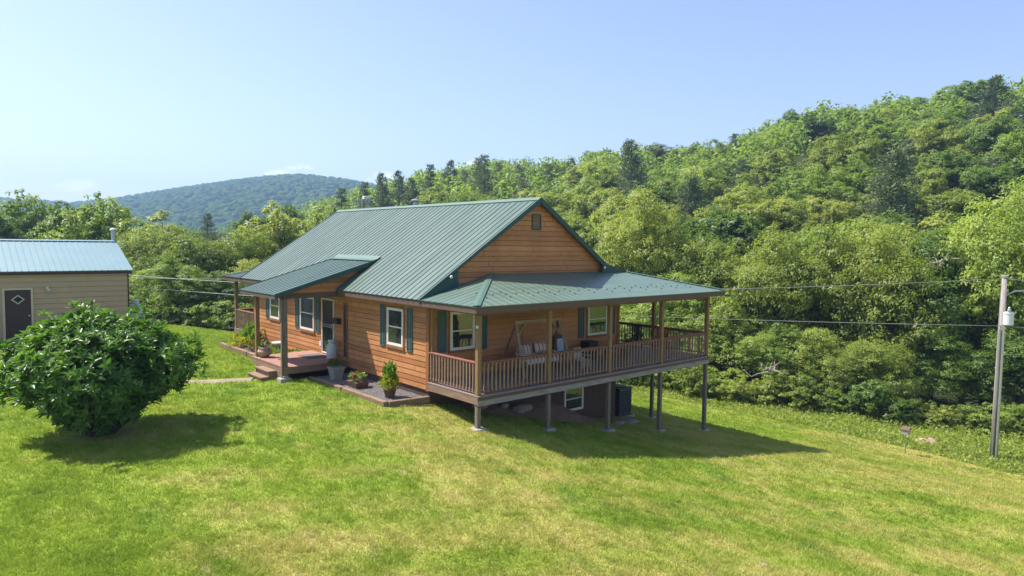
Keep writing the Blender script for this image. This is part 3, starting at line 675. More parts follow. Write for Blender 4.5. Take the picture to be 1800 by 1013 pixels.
# front entry porch: platform, roof, posts
mb = MB()
for i in range(21): mb.box(-2.45 + i * .115, -2.45 + (i + 1) * .115 - .006, 5.22, 8.25, -.09, -.045)
pf = build('entry_platform', mb, M['deckred'], house)
mb = MB(); mb.box(-2.42, -.03, 5.24, 5.28, -.30, -.092); mb.box(-2.44, -2.4, 5.281, 8.23, -.30, -.092); mb.box(-2.39, -.03, 8.19, 8.23, -.3, -.092); mb.box(-2.435, -2.41, 5.5, 7.9, -.62, -.302)
build('platform_rim', mb, M['rimy'], house)
for n_, (y, xx) in enumerate(((5.33, -2.38), (8.08, -2.3))):
    g = gz(xx, y); mb = MB(); mb.box(xx - .07, xx + .07, y - .07, y + .07, -.6 if n_ == 0 else -.044, 2.33)
    if n_ == 0: mb.box(xx - .14, xx - .072, y - .05, y + .05, -.58, 2.3)
    build('entry_post', mb, M['postwood'] if n_ else M['postgrey'], house, bevel=.006)
g = gz(-2.4, 5.3); mb = MB(); mb.box(-2.62, -2.22, 5.13, 5.5, g - .1, g + .14); mb.box(-2.5, -2.3, 5.2, 5.45, g + .142, g + .22); build('footing', mb, M['concrete'], house, bevel=.015)
mb = MB(); mb.box(-2.45, -.03, 5.26, 5.38, 2.335, 2.50); mb.box(-2.44, -2.32, 5.381, 8.16, 2.335, 2.48); build('entry_beam', mb, M['fascia'], house)
ex0, ez0, ex1, ez1 = -2.85, 2.50, 1.06, 3.655
mb = MB(); es = math.hypot(ex1 - ex0, ez1 - ez0)
sheet(mb, (ex0, 5.0, ez0), (0, 1, 0), (ex1 - ex0, 0, ez1 - ez0), [(0, 0), (3.45, 0), (3.45, es), (0, es)], rib=.305)
build('entry_roof', mb, M['roof'], house)
esl = (ez1 - ez0) / (ex1 - ex0)
xi = 1.0
for y in (4.985, 8.465):
    mb = MB()
    mb.prism([(ex0 - .01, y, ez0 + .03), (xi, y, ez0 + esl * (xi - ex0) + .03), (xi - .35, y, ez0 + esl * (xi - .35 - ex0) - .12), (ex0 - .01, y, ez0 - .12)], (0, .02 if y < 6 else -.02, 0))
    build('entry_rake_trim', mb, M['rooftrim'], house)
mb = MB(); mb.box(ex0 + .02, ex0 + .05, 5.01, 8.44, ez0 - .15, ez0 - .035); build('entry_fascia', mb, M['fascia'], house)
mb = MB(); cap(mb, (ex1, 4.98, ez1 + .01), (ex1, 8.47, ez1 + .01), (-1, 0, -esl), (1, 0, SL), .2, .03); build('entry_flashing', mb, M['ridge'], house)
# side triangle of siding above the entry beam
for y in (5.30, 8.10):
    mb = MB()
    def cl(z, y=y): return (max(-2.4, ex0 + (z + .07 - ez0) / esl), max(-OV, (z - ZE) / SL - OV))
    lap(mb, 'y-', -2.4, .5, 2.50, 3.5, y, cl)
    bk = [(-2.4, y + .01, 2.5), (-OV - .05, y + .01, 2.5), (.85, y + .01, 3.46), (.8, y + .01, 3.5), (-2.4, y + .01, 2.56)]
    mb.prism(bk, (0, .04, 0)); build('entry_gable', mb, M['siding'], house)
mb = MB(); mb.prism([(ex0 + .06, 5.02, ez0 - .05), (.5, 5.02, ez0 + esl * (.5 - ex0) - .05), (.5, 5.02, ez0 + esl * (.5 - ex0) - .08), (ex0 + .06, 5.02, ez0 - .08)], (0, 3.42, 0)); build('entry_ceiling', mb, M['soffit'], house)
# steps
for nm, x0, x1, z in (('step', -3.0, -2.72, -.45), ('step', -2.74, -2.42, -.26)):
    mb = MB(); mb.box(x0, x1, 5.95, 7.2, z - .045, z); mb.box(x0 + .02, x1, 5.97, 6.02, -.72, z - .047); mb.box(x0 + .02, x1, 7.13, 7.18, -.72, z - .047)
    mb.box(x0 + .05, x0 + .08, 6.022, 7.128, -.7, z - .08)
    build(nm, mb, M['rimy'], house)
# flue and antenna on the back slope
mb = MB(); mb.lathe([(.10, 5.3), (.10, 6.16)], 14, (5.2, 8.75, 0)); fl = build('flue_pipe', mb, M['steel'], house, smooth=False)
mb = MB(); mb.lathe([(.17, 6.20), (.2, 6.22), (.2, 6.27), (.1, 6.31), (.03, 6.32)], 16, (5.2, 8.75, 0))
for a in range(3): mb.box(5.2 + .1 * math.cos(a * 2.1) - .01, 5.2 + .1 * math.cos(a * 2.1) + .01, 8.75 + .1 * math.sin(a * 2.1) - .01, 8.75 + .1 * math.sin(a * 2.1) + .01, 6.1, 6.21)
build('flue_cap', mb, M['galv'], fl)
ax_, ay_ = 5.4, 14.0
mb = MB(); mb.tube([(ax_, ay_, 5.2), (ax_, ay_, 6.62)], .03, 8); an = build('antenna_mast', mb, M['galv'], house)
mb = MB()
for i in range(7):
    z = 5.75 + i * .12; mb.bar((ax_ - .42, ay_ + .3, z), (ax_ + .42, ay_ - .3, z), .025)
mb.bar((ax_ - .25, ay_ + .18, 5.7), (ax_ - .25, ay_ + .18, 6.5), .02); mb.bar((ax_ + .25, ay_ - .18, 5.7), (ax_ + .25, ay_ - .18, 6.5), .02)
build('antenna_rods', mb, M['steel'], an)
mb = MB(); mb.box(ax_ - .02, ax_ + .3, ay_ - .28, ay_ - .02, 6.52, 6.68); build('antenna_box', mb, M['whitepaint'], an, bevel=.02)
# small wall things
mb = MB(); mb.box(-.12, -.075, -DP - .09, -DP - .03, 1.93, 2.0); mb.lathe([(.03, 0), (.035, .08)], 10, (-.10, -DP - .06, 1.93)); build('security_camera', mb, M['whitepaint'], house)
for (x, z) in ((.62, 3.22), (7.86, 3.42)):
    mb = MB(); mb.lathe([(.02, 0), (.05, .03), (.045, .08), (.02, .1)], 10, (x, YF - .07, z)); build('flood_light', mb, M['whitepaint'], house)

# ---------------------------------------------------------------- things about the house
o = build('mailbox', MB().box(-.20, -.045, 5.76, 6.16, 1.25, 1.42).box(-.22, -.04, 5.74, 6.18, 1.425, 1.45), M['black'], bevel=.01)
tag(o, 'black metal mailbox mounted on wall beside the storm door', 'mailbox')
o = build('door_mat', MB().box(-1.05, -.2, 6.35, 7.35, -.044, -.028), M['mat'], bevel=.004); tag(o, 'dark patterned mat lying in front of storm door', 'mat')
t = thing('milk_can', 'old white painted milk can standing on entry platform', 'milk can', (-.32, 5.95, -.044))
build('can_body', MB().lathe([(.19, 0), (.2, .02), (.2, .5), (.185, .58), (.12, .66), (.115, .70)], 24), M['canwhite'], t, smooth=True)
build('lid', MB().lathe([(.135, .70), (.155, .72), (.155, .77), (.14, .80), (.05, .82)], 24), M['canwhite'], t, smooth=True)
for sg in (-1, 1): build('handle', MB().tube([(sg * .19, 0, .5), (sg * .25, 0, .53), (sg * .25, 0, .6), (sg * .13, 0, .65)], .012, 6), M['canwhite'], t)
t.scale = (.95, .95, .88)
t = thing('pedestal_birdbath', 'pale square topped pedestal birdbath in the far flower bed', 'birdbath', (-.75, 9.75, gz(-.75, 9.75) + .05))
build('pedestal', MB().lathe([(.15, 0), (.17, .04), (.12, .1), (.1, .5), (.14, .62)], 16), M['greypot'], t, smooth=True)
build('basin', MB().lathe([(.12, .62), (.30, .68), (.32, .74), (.28, .74), (.1, .69)], 20), M['canwhite'], t, smooth=True)

def leafarr(P, Nn, D, ln, wd, fold=.0, shape='leaf'):
    """P base points, D directions (length), Nn normals -> quads (diamond)"""
    D = D / (np.linalg.norm(D, axis=1, keepdims=True) + 1e-9)
    S_ = np.cross(Nn, D); S_ /= (np.linalg.norm(S_, axis=1, keepdims=True) + 1e-9)
    N2 = np.cross(D, S_)
    ln = np.asarray(ln).reshape(-1, 1); wd = np.asarray(wd).reshape(-1, 1)
    a = P; c = P + D * ln - N2 * ln * .12
    b = P + D * ln * .5 + S_ * wd / 2 + N2 * fold * wd; d = P + D * ln * .5 - S_ * wd / 2 + N2 * fold * wd
    V = np.stack([a, b, c, d], 1).reshape(-1, 3); F = np.arange(len(V)).reshape(-1, 4)
    return V, F
def rdir(n, up=0.):
    v = rng.normal(size=(n, 3)); v[:, 2] += up; return v / np.linalg.norm(v, axis=1, keepdims=True)
def foliage_clump(n, r, h, ln, wd, up=.8, z0=0.):
    P = rdir(n) * (rng.random((n, 1)) ** .4) * np.array([r, r, h * .5]); P[:, 2] += z0 + h * .5
    D = P - np.array([0, 0, z0]); D = D / (np.linalg.norm(D, axis=1, keepdims=True) + 1e-6) + .5 * rdir(n) + np.array([0, 0, .2])
    return leafarr(P, rdir(n, 1.2) * 1.0, D, rng.uniform(.7, 1.2, n) * ln, rng.uniform(.7, 1.2, n) * wd)
def blooms(n, r, z0, z1, size):
    V = []; F = []
    for i in range(n):
        a = rng.random() * 6.28; q = r * math.sqrt(rng.random()); c = np.array([q * math.cos(a), q * math.sin(a), rng.uniform(z0, z1)])
        k = 12; P = np.repeat(c[None], k, 0) + rdir(k) * size * .25; v, f = leafarr(P, rdir(k, .6), rdir(k, .8), np.full(k, size), np.full(k, size * .9)); F.append(f + 4 * sum(len(x) // 4 for x in V)); V.append(v)
    return np.concatenate(V), np.concatenate(F)
def pot_plant(name, label, loc, pot, potmat, fn, fr, fh, z0, leaf, flowers=(), ll=.12, lw=.05, group=None, cat='potted plant'):
    t = thing(name, label, cat, loc, group=group)
    if pot: build('pot', pot, potmat, t)
    V, F = foliage_clump(fn, fr, fh, ll, lw, z0=z0); npmesh('foliage', V, F, leaf, t)
    for m, n in flowers:
        for _ in range(n):
            V, F = blooms(1, fr * .9, z0 + fh * .55, z0 + fh * 1.1, .06)
            npmesh('flower', V, F, m, t)
    return t
sq = MB(); sq.prism([(-.17, -.17, 0), (.17, -.17, 0), (.17, .17, 0), (-.17, .17, 0)], (0, 0, .02))
sq.add([(-.15, -.15, .02), (.15, -.15, .02), (.15, .15, .02), (-.15, .15, .02), (-.22, -.22, .40), (.22, -.22, .40), (.22, .22, .40), (-.22, .22, .40)], [(0, 1, 5, 4), (1, 2, 6, 5), (2, 3, 7, 6), (3, 0, 4, 7), (4, 5, 6, 7)])
sq.box(-.24, .24, -.24, .24, .40, .44)
ZB1 = -.50
pot_plant('flower_pot', 'tapered square grey pot of red geraniums on the gravel beside platform', (-.95, 4.35, ZB1), sq, M['greypot'], 260, .24, .26, .44, M['plantleaf'], ((M['redpetal'], 16),))
tr = MB(); tr.add([(-.2, -.28, 0), (.2, -.28, 0), (.2, .28, 0), (-.2, .28, 0), (-.25, -.34, .2), (.25, -.34, .2), (.25, .34, .2), (-.25, .34, .2)], [(0, 1, 5, 4), (1, 2, 6, 5), (2, 3, 7, 6), (3, 0, 4, 7), (4, 5, 6, 7), (3, 2, 1, 0)])
pot_plant('flower_trough', 'low brown trough of red and white flowers on gravel near window', (-.98, 2.75, ZB1), tr, M['brownpot'], 260, .27, .26, .2, M['plantleaf'], ((M['redpetal'], 12), (M['whitepetal'], 9), (M['yellowpetal'], 4)))
cp = MB(); cp.lathe([(.14, 0), (.2, .24), (.21, .26)], 16)
t = pot_plant('potted_plant', 'tall yellow-green leafy plant in a pot at gravel bed corner', (-.95, .75, ZB1), cp, M['brownpot'], 420, .30, .50, .18, M['limeleaf'], ((M['yellowpetal'], 16),))
V, F = foliage_clump(260, .2, .62, .2, .05, z0=.42); npmesh('tall_leaves', V, F, M['plantleaf'], t)
cp = MB(); cp.lathe([(.12, 0), (.22, .08), (.26, .22), (.2, .32), (.22, .36)], 20)
pot_plant('urn_planter', 'round pale clay urn with small flowers on the platform corner', (-2.15, 7.78, -.044), cp, M['clay'], 110, .2, .24, .34, M['plantleaf'], ((M['yellowpetal'], 5), (M['whitepetal'], 5)))
gb = gz(-1.1, 11)
pot_plant('flower_trough', 'dark trough of red flowers behind the far timber edging', (-1.05, 11.7, gb + .08), MB().box(-.15, .15, -.5, .5, 0, .2), M['brownpot'], 200, .32, .22, .2, M['plantleaf'], ((M['redpetal'], 26),))
pot_plant('bedding_plant', 'green lily-like plant with orange blooms beside the birdbath', (-1.1, 9.4, gb + .08), None, None, 240, .36, .4, .0, M['plantleaf'], ((M['orangepetal'], 8),), .22, .045, cat='garden plant')
pot_plant('bedding_plant', 'low green plant with yellow blooms against wall beside platform', (-.6, 8.75, gb + .12), None, None, 200, .32, .36, .0, M['plantleaf'], ((M['yellowpetal'], 6),), .2, .045, cat='garden plant')
pot_plant('yellow_shrub', 'yellow-green mounded shrub at the far end of flower bed', (-1.15, 13.3, gb + .08), None, None, 420, .46, .55, .0, M['limeleaf'], (), .14, .07, cat='garden plant')
pot_plant('broadleaf_plant', 'bright green broad leaved plant behind the yellow shrub', (-.6, 13.4, gb + .1), None, None, 120, .4, .9, .1, M['plantleaf'], (), .36, .17, cat='garden plant')
pot_plant('bedding_plant', 'pink flowered plant under the far front window', (-.55, 11.0, gb + .1), None, None, 200, .35, .4, .0, M['plantleaf'], ((M['pinkpetal'], 14),), cat='garden plant')

# timber edged beds
def timber(name, label, pts, z, w=.16, h=.17, mat='timber'):
    t = thing(name, label, 'garden edging', (pts[0][0], pts[0][1], 0))
    for i in range(len(pts) - 1):
        a = Vector((*pts[i], 0)) - t.location; b = Vector((*pts[i + 1], 0)) - t.location
        za = z[i] if isinstance(z, (list, tuple)) else z; zb = z[i + 1] if isinstance(z, (list, tuple)) else z
        d = (b - a).normalized() * .075
        a = a.copy(); b = b.copy(); a.z = za - h / 2; b.z = zb - h / 2
        if i: a += d
        n = max(1, int((b - a).length / 2.3))
        for k_ in range(n):
            p = a.lerp(b, k_ / n); q = a.lerp(b, (k_ + 1) / n - .003)
            build('timber', MB().bar(p, q, w, h * 1.35), M['timber'] if abs(d.y) > abs(d.x) else M['timberx'], t, bevel=.012)
    return t
timber('timber_edging', 'weathered timber edging round the gravel bed by the near corner', [(-1.55, 5.15), (-1.50, 2.8), (-1.50, .05), (-.06, -.1)], [-.48, -.47, -.46, -.46])
timber('timber_edging', 'weathered timber edging of flower bed beyond the entry platform', [(-1.5, 8.4), (-1.5, 11.2), (-1.5, 14.6)], [-.37, -.37, -.37])
mb = MB(); mb.box(-1.44, -.03, .1, 5.2, -.75, ZB1 - .01); bs_ = build('gravel_bed', mb, M['gravel']); tag(bs_, kind='structure')
n = 5200; P = np.stack([rng.uniform(-1.42, -.05, n), rng.uniform(.12, 5.15, n), np.full(n, ZB1 - .006)], 1)
def pebbles(P, s0, s1):
    n = len(P); s_ = rng.uniform(s0, s1, (n, 1, 1)); base = np.array([[1, 0, 0], [0, 1, 0], [-1, 0, 0], [0, -1, 0], [0, 0, .8], [0, 0, -.5]], float)
    rot = rng.uniform(0, 6.28, n); c, s2 = np.cos(rot), np.sin(rot)
    B = base[None] * rng.uniform(.6, 1.3, (n, 6, 1)) * s_; X = B[:, :, 0] * c[:, None] - B[:, :, 1] * s2[:, None]; Y = B[:, :, 0] * s2[:, None] + B[:, :, 1] * c[:, None]
    V = np.stack([X, Y, B[:, :, 2]], -1) + P[:, None]
    f = np.array([[0, 1, 4], [1, 2, 4], [2, 3, 4], [3, 0, 4], [1, 0, 5], [2, 1, 5], [3, 2, 5], [0, 3, 5]])
    return V.reshape(-1, 3), (f[None] + 6 * np.arange(n)[:, None, None]).reshape(-1, 3)
V, F = pebbles(P, .012, .03)
tag(npmesh('gravel', V, F, pm('loose_gravel', (.24, .22, .21), .85, var=.55, vs=45)), 'loose grey gravel filling the timber edged bed by wall', 'gravel', kind='stuff')
mb = MB(); mb.box(-1.43, -.03, 8.45, 14.3, -.75, -.42); tag(build('flower_bed', mb, M['mulch']), kind='structure')
mb = MB(); mb.box(-1.44, -.03, 5.21, 8.44, -.75, -.56); tag(build('bare_ground', mb, M['mulch']), kind='structure')

# stepping path from the steps
def strip(name, pts, w, mat, dz=.02, kind='structure'):
    V = []; F = []
    for i in range(len(pts)):
        a = Vector(pts[max(i - 1, 0)]); b = Vector(pts[min(i + 1, len(pts) - 1)]); d = (b - a).normalized(); n_ = Vector((-d.y, d.x)); p = Vector(pts[i])
        for s_ in (-1, -.4, .4, 1):
            ww = w * (1 + .25 * noise.noise(Vector((i * .9, s_, 0)))); q = p + n_ * s_ * ww / 2; V.append((q.x, q.y, gz(q.x, q.y) + (dz if abs(s_) < .9 else -.03)))
    for i in range(len(pts) - 1):
        for k_ in range(3): F.append((i * 4 + k_, i * 4 + k_ + 1, i * 4 + k_ + 5, i * 4 + k_ + 4))
    m_ = MB(); m_.v = V; m_.f = F; return tag(build(name, m_, mat), kind=kind)
pts = [(-3.05 - .25 * i, 6.55 + .17 * i) for i in range(22)]
strip('path', pts, .62, pm('path_stone', (.27, .215, .14), .9, var=.3, vs=3, bump=.8, bs=8, bd=.03), dz=.035)

# rocks
def rock(name, label, cat, loc, sx, sy, sz, mat, seed=0, sub=3):
    import bmesh
    bm = bmesh.new(); bmesh.ops.create_icosphere(bm, subdivisions=sub, radius=1)
    for v in bm.verts:
        k_ = 1 + .28 * noise.noise(v.co * 1.4 + Vector((seed, 0, 0))) + .1 * noise.noise(v.co * 4 + Vector((seed, 3, 0))); v.co = Vector((v.co.x * sx * k_, v.co.y * sy * k_, v.co.z * sz * k_))
    me = bpy.data.meshes.new(name); bm.to_mesh(me); bm.free(); me.materials.append(mat); me.polygons.foreach_set('use_smooth', [sub > 2] * len(me.polygons))
    o = link(bpy.data.objects.new(name, me)); o.location = loc; return tag(o, label, cat)
def gl(x, y, dz=0): return (x, y, gz(x, y) + dz)
# dirt heap along the basement wall
n1, n2 = 60, 18; V = []; F = []
for i in range(n1):
    for j in range(n2):
        x = .7 + 7.6 * i / (n1 - 1); t_ = j / (n2 - 1); y = .05 - 1.55 * t_
        hh = (.62 * math.exp(-((x - 5.2) / 1.5) ** 2) + .34 * math.exp(-((x - 2.5) / 1.3) ** 2)) * math.sin(math.pi * min(1, (1 - t_) * .55 + .02)) ** 1.0 * (1 - t_) ** .7
        hh *= ss(0, .6, x - .7) * ss(0, .8, 8.3 - x)
        V.append((x, y, gz(x, y) - .06 + float(hh) + .05 * noise.noise(Vector((x * 2.5, y * 2.5, 0)))))
for i in range(n1 - 1):
    for j in range(n2 - 1): a = i * n2 + j; F.append((a, a + 1, a + n2 + 1, a + n2))
m_ = MB(); m_.v = V; m_.f = F; tag(build('dirt_bank', m_, M['soil'], smooth=True), kind='structure')
for i, (x, y, a, b, c, lb) in enumerate(((1.5, -.75, .3, .2, .13, 'flat pale stone on dirt bank behind the corner footing'), (3.3, -.7, .42, .25, .16, 'largest pale stone lying on dirt bank under the porch'), (2.6, -.6, .16, .14, .1, 'small brown stone on the dirt bank between two larger ones'), (8.6, -1.0, .5, .3, .07, 'flat slab stone beside the cooling unit'), (7.6, -1.3, .3, .25, .06, 'thin flat stone on the grass near third stilt'))):
    rock('stone', lb, 'stone', gl(x, y, .22 if x < 5 else .04), a, b, c, M['stone'], i)
rock('flat_rock', 'large flat reddish rock in the grass left of utility pole', 'rock', gl(23.0, -6.9, .04), .8, .42, .15, M['redstone'], 11)
rock('flat_stone', 'small pale stone half sunk in the mown lawn in front', 'stone', gl(-.35, -11.42, .01), .1, .08, .03, M['stone'], 12)
rock('stone', 'pale stone in the grass just right of utility pole', 'stone', gl(23.2, -9.9, .02), .3, .2, .08, M['stone'], 14)

# air conditioner
axc, ayc = 9.95, .62; g = gz(axc, ayc)
t = thing('air_conditioner', 'tall grey outdoor cooling unit beside the basement corner', 'air conditioner', (axc, ayc, g))
build('pad', MB().box(-.5, .5, -.5, .5, -.15, .07), M['concrete'], t, bevel=.01)
mb = MB(); mb.box(-.37, .37, -.37, .37, .11, 1.17)
for i in range(13):
    u_ = -.36 + i * .06
    for sg in (-1, 1): mb.box(u_ - .008, u_ + .008, sg * .372, sg * .392, .16, 1.12); mb.box(sg * .372, sg * .392, u_ - .008, u_ + .008, .16, 1.12)
for i in range(5):
    z = .2 + i * .22; mb.box(-.395, .395, -.398, -.393, z, z + .012); mb.box(-.398, -.393, -.39, .39, z, z + .012)
build('cabinet', mb, M['ac'], t)
build('top_grille', MB().box(-.4, .4, -.4, .4, 1.172, 1.22).lathe([(.3, 1.222), (.3, 1.25), (.1, 1.27)], 20), M['black'], t)
build('base_tray', MB().box(-.4, .4, -.4, .4, .072, .108), M['black'], t)

# porch swing
t = thing('porch_swing', 'wooden A-frame porch swing with white slatted bench on near porch', 'porch swing', (3.75, -.95, 0))
def part(nm, mb, mat, **k): return build(nm, mb, mat, t, **k)
M['swing'] = wood('swing_wood', (.36, .26, .17), 0, col2=(.5, .4, .3)); M['swingd'] = wood('swing_leg_wood', (.15, .1, .07), 2)
for sg in (-1, 1):
    for fy, m_ in ((-.62, M['swing']), (.55, M['swingd'])):
        part('leg', MB().bar((sg * .98, 0, 1.74), (sg * (1.3 if fy > 0 else 1.12), fy, .0), .085, .045), m_)
    part('brace', MB().bar((sg * .62, -.03, 1.70), (sg * .98, -.04, 1.28), .07, .04), M['swing'])
    part('chain', MB().tube([(sg * .7, 0, 1.7), (sg * .68, 0, .62)], .008, 6), M['black'])
part('top_beam', MB().box(-1.05, 1.05, -.05, .05, 1.72, 1.82), M['swing'])
mb = MB()
for i in range(5): mb.box(-.7, .7, -.28 + i * .11, -.2 + i * .11, .44, .465)
part('seat', mb, M['whitepaint'])
mb = MB(); mb.box(-.7, .7, .26, .29, .84, .9); mb.box(-.7, .7, .26, .29, .5, .56)
for i in range(12): mb.box(-.68 + i * .12, -.62 + i * .12, .262, .288, .562, .838)
part('backrest', mb, M['whitepaint'])
mb = MB(); mb.box(-.72, .72, -.31, -.285, .38, .45)
for i in range(9): mb.box(-.7 + i * .17, -.63 + i * .17, -.305, -.287, .452, .6)
mb.box(-.72, .72, -.305, -.287, .602, .64)
part('front_skirt', mb, M['whitepaint'])
part('armrest', MB().box(-.76, -.69, -.3, .28, .66, .69).box(-.745, -.705, -.28, -.24, .46, .659), M['whitepaint']); part('armrest', MB().box(.69, .76, -.3, .28, .66, .69).box(.705, .745, -.28, -.24, .46, .659), M['whitepaint'])
def pillow(label, loc, sx, sy, sz, rot):
    import bmesh
    bm = bmesh.new(); bmesh.ops.create_cube(bm, size=2); bmesh.ops.subdivide_edges(bm, edges=bm.edges[:], cuts=5, use_grid_fill=True)
    for v in bm.verts:
        p = v.co; e = max(abs(p.x), abs(p.z)); v.co = Vector((p.x * sx * (1 - .12 * abs(p.z) ** 3 * 0), p.y * sy * (1 - e ** 4 * .8) + 0, p.z * sz))
    me = bpy.data.meshes.new('cushion'); bm.to_mesh(me); bm.free(); me.materials.append(M['cushion']); me.polygons.foreach_set('use_smooth', [True] * len(me.polygons))
    o = link(bpy.data.objects.new('cushion', me)); o.location = loc; o.rotation_euler = rot; return tag(o, label, 'cushion')
pillow('pink striped cushion at the left end of the swing seat', (3.33, -.82, .76), .3, .1, .22, (-.25, .05, .1))
pillow('cream and red striped cushion at right end of the swing', (4.05, -.82, .82), .34, .1, .17, (-.3, 0, -.05))
o = build('easel_board', MB().box(-.24, .24, -.015, .015, 0, .82), M['black'], bevel=.01); o.location = (5.55, -.32, .25); o.rotation_euler = (R_(-10), 0, 0)
tag(o, 'dark framed pale board leaning beside the porch swing', 'board'); build('board_face', MB().box(-.17, .17, -.022, -.017, .07, .68), M['paper'], o)
build('board_prop', MB().box(-.22, -.19, .02, .05, -.25, 0).box(.19, .22, .02, .05, -.25, 0), M['black'], o)
# white slatted chair
def slat_chair(label, loc, rz, mat, sc=1.):
    t = thing('porch_chair', label, 'chair', loc, rz)
    mb = MB(); 
    for i in range(6): mb.box(-.25, .25, -.24 + i * .08, -.18 + i * .08, .40, .42)
    build('seat', mb, mat, t); mb = MB()
    for i in range(5): mb.box(-.24 + i * .1, -.17 + i * .1, .24, .262, .424, 1.0)
    mb.box(-.27, .27, .263, .285, .92, .98); mb.box(-.27, .27, .263, .285, .5, .56); build('backrest', mb, mat, t)
    for sx in (-1, 1):
        for sy in (-1, 1): build('leg', MB().box(sx * .25 - .02, sx * .25 + .02, sy * .22 - .02, sy * .22 + .02, 0, .398), mat, t)
        build('armrest', MB().box(sx * .29 - .04, sx * .29 + .04, -.26, .26, .60, .63).box(sx * .29 - .02, sx * .29 + .02, -.24, -.2, .4, .598), mat, t)
    for i in range(4): build('rung', MB().box(-.23, .23, -.25, -.23, .1 + i * .08, .12 + i * .08), mat, t)
    return t
slat_chair('white slatted chair on the porch between swing and far window', (5.65, -1.25, 0), .15, M['whitepaint']).scale = (.85, .85, .68)
slat_chair('dark red chair on the far side deck behind a post', (10.7, -.9, 0), -1.2, M['redpaint'])
slat_chair('dark slatted chair in far corner of the side deck', (10.6, .4, 0), -1.4, M['black'])
t = thing('porch_bench', 'low red-brown bench on the porch below far window', 'bench', (7.9, -.9, 0)); mb = MB()
for i in range(4): mb.box(-.6, .6, -.2 + i * .1, -.12 + i * .1, .42, .45)
build('seat', mb, M['rail'], t)
for sx in (-1, 1): build('leg', MB().box(sx * .5 - .03, sx * .5 + .03, -.18, .18, 0, .419), M['rail'], t)
o = build('storage_cabinet', MB().box(6.85, 7.35, -.5, -.1, .02, .68).box(6.83, 7.37, -.52, -.08, .682, .71).box(6.87, 7.08, -.512, -.502, .08, .64).box(7.12, 7.33, -.512, -.502, .08, .64), M['black'], bevel=.008)
tag(o, 'small dark cabinet against the wall under the far porch window', 'cabinet')

# ---------------------------------------------------------------- shed
SX, SY = -5.05, 15.69
sd = thing('shed', 'tan metal sided shed with pale blue roof behind the big bush', 'shed', (SX, SY, .22), R_(-1.2))
SHW, SHL, SHH, SRI = 6.8, 14.0, 2.80, 1.16   # local: front wall along -x from corner, facing -y
mb = MB(); mb.box(-SHL, 0, 0, SHW, -.6, SHH)
lap(mb, 'y-', -SHL, 0, -.1, SHH, 0, None, .22)
def cg(z): return (0 + max(0, (z - SHH) * SHW / 2 / SRI), SHW - max(0, (z - SHH) * SHW / 2 / SRI))
mb.prism([(0, 0, SHH), (0, SHW, SHH), (0, SHW / 2, SHH + SRI - .04)], (-SHL, 0, 0))
lap(mb, 'x+', 0, SHW, -.1, SHH + SRI - .1, 0, cg, .225)
build('wall', mb, M['shedwall'], sd)
mb = MB(); mb.box(.001, .05, -.05, .02, -.1, SHH); build('corner_trim', mb, M['sheddoor'], sd)
mb = MB(); sh = SRI / (SHW / 2); ro = .18; kl = math.hypot(SHW / 2 + ro, (SHW / 2 + ro) * sh)
sheet(mb, (-SHL - .2, -ro, SHH - ro * sh + .05), (1, 0, 0), (0, 1, sh), [(0, 0), (SHL + .4, 0), (SHL + .4, kl), (0, kl)], rib=.23)
sheet(mb, (-SHL - .2, SHW + ro, SHH - ro * sh + .05), (1, 0, 0), (0, -1, sh), [(0, 0), (SHL + .4, 0), (SHL + .4, kl), (0, kl)], rib=.23)
build('roof', mb, M['shedroof'], sd)
mb = MB(); cap(mb, (-SHL - .2, SHW / 2, SHH + SRI + .06), (.2, SHW / 2, SHH + SRI + .06), (0, -1, -sh), (0, 1, -sh), .16); build('ridge_cap', mb, M['shedroof'], sd)
mb = MB(); mb.box(-SHL - .18, .18, -ro + .02, -ro + .05, SHH - .16, SHH - .06); build('fascia', mb, M['sheddoor'], sd)
fd = lambda a, o, z: (a, -o, z)
DX = -4.38
mb = MB(); frame(mb, fd, DX, DX + 1.0, .0, 2.12, .075, .0, .07); d_ = build('door', mb, M['cream'], sd)
mb = MB(); bx(mb, fd, DX + .077, DX + .923, .02, .045, .077, 2.043); build('door_leaf', mb, M['sheddoor'], d_)
cx_, cz_ = DX + .5, 1.66
mb = MB(); o1, o2 = .225, .165
P1 = [(cx_ + a * o1, -.047, cz_ + b * o1 * .85) for a, b in ((1, 0), (0, 1), (-1, 0), (0, -1))]; P2 = [(cx_ + a * o2, -.047, cz_ + b * o2 * .85) for a, b in ((1, 0), (0, 1), (-1, 0), (0, -1))]
v = P1 + P2 + [(x, y - .02, z) for x, y, z in P1 + P2]
mb.add(v, [(i, (i + 1) % 4, (i + 1) % 4 + 4, i + 4) for i in range(4)] + [(i + 8, (i + 1) % 4 + 8, (i + 1) % 4 + 12, i + 12) for i in range(4)] + [(i, (i + 1) % 4, (i + 1) % 4 + 8, i + 8) for i in range(4)] + [(i + 4, (i + 1) % 4 + 4, (i + 1) % 4 + 12, i + 12) for i in range(4)])
build('diamond_window_frame', mb, M['cream'], d_)
build('diamond_pane', MB().prism([(x, -.05, z) for x, y, z in P2], (0, -.006, 0)), M['glass'], d_)
build('handle', MB().lathe([(.035, 0), (.035, .05)], 10, (DX + .86, -.08, .98)), M['galv'], d_)
t_ = build('wall_light', MB().box(-2.95, -2.85, -.09, -.03, 2.06, 2.15).lathe([(.03, 0), (.06, .04), (.06, .1)], 12, (-2.86, -.14, 1.96)), M['whitepaint'], sd)
mb = MB(); mb.tube([(.12, SHW / 2 + .1, 2.5), (.12, SHW / 2 + .1, SHH + SRI + .5)], .1, 12); fp = build('flue_pipe', mb, M['galv'], sd)
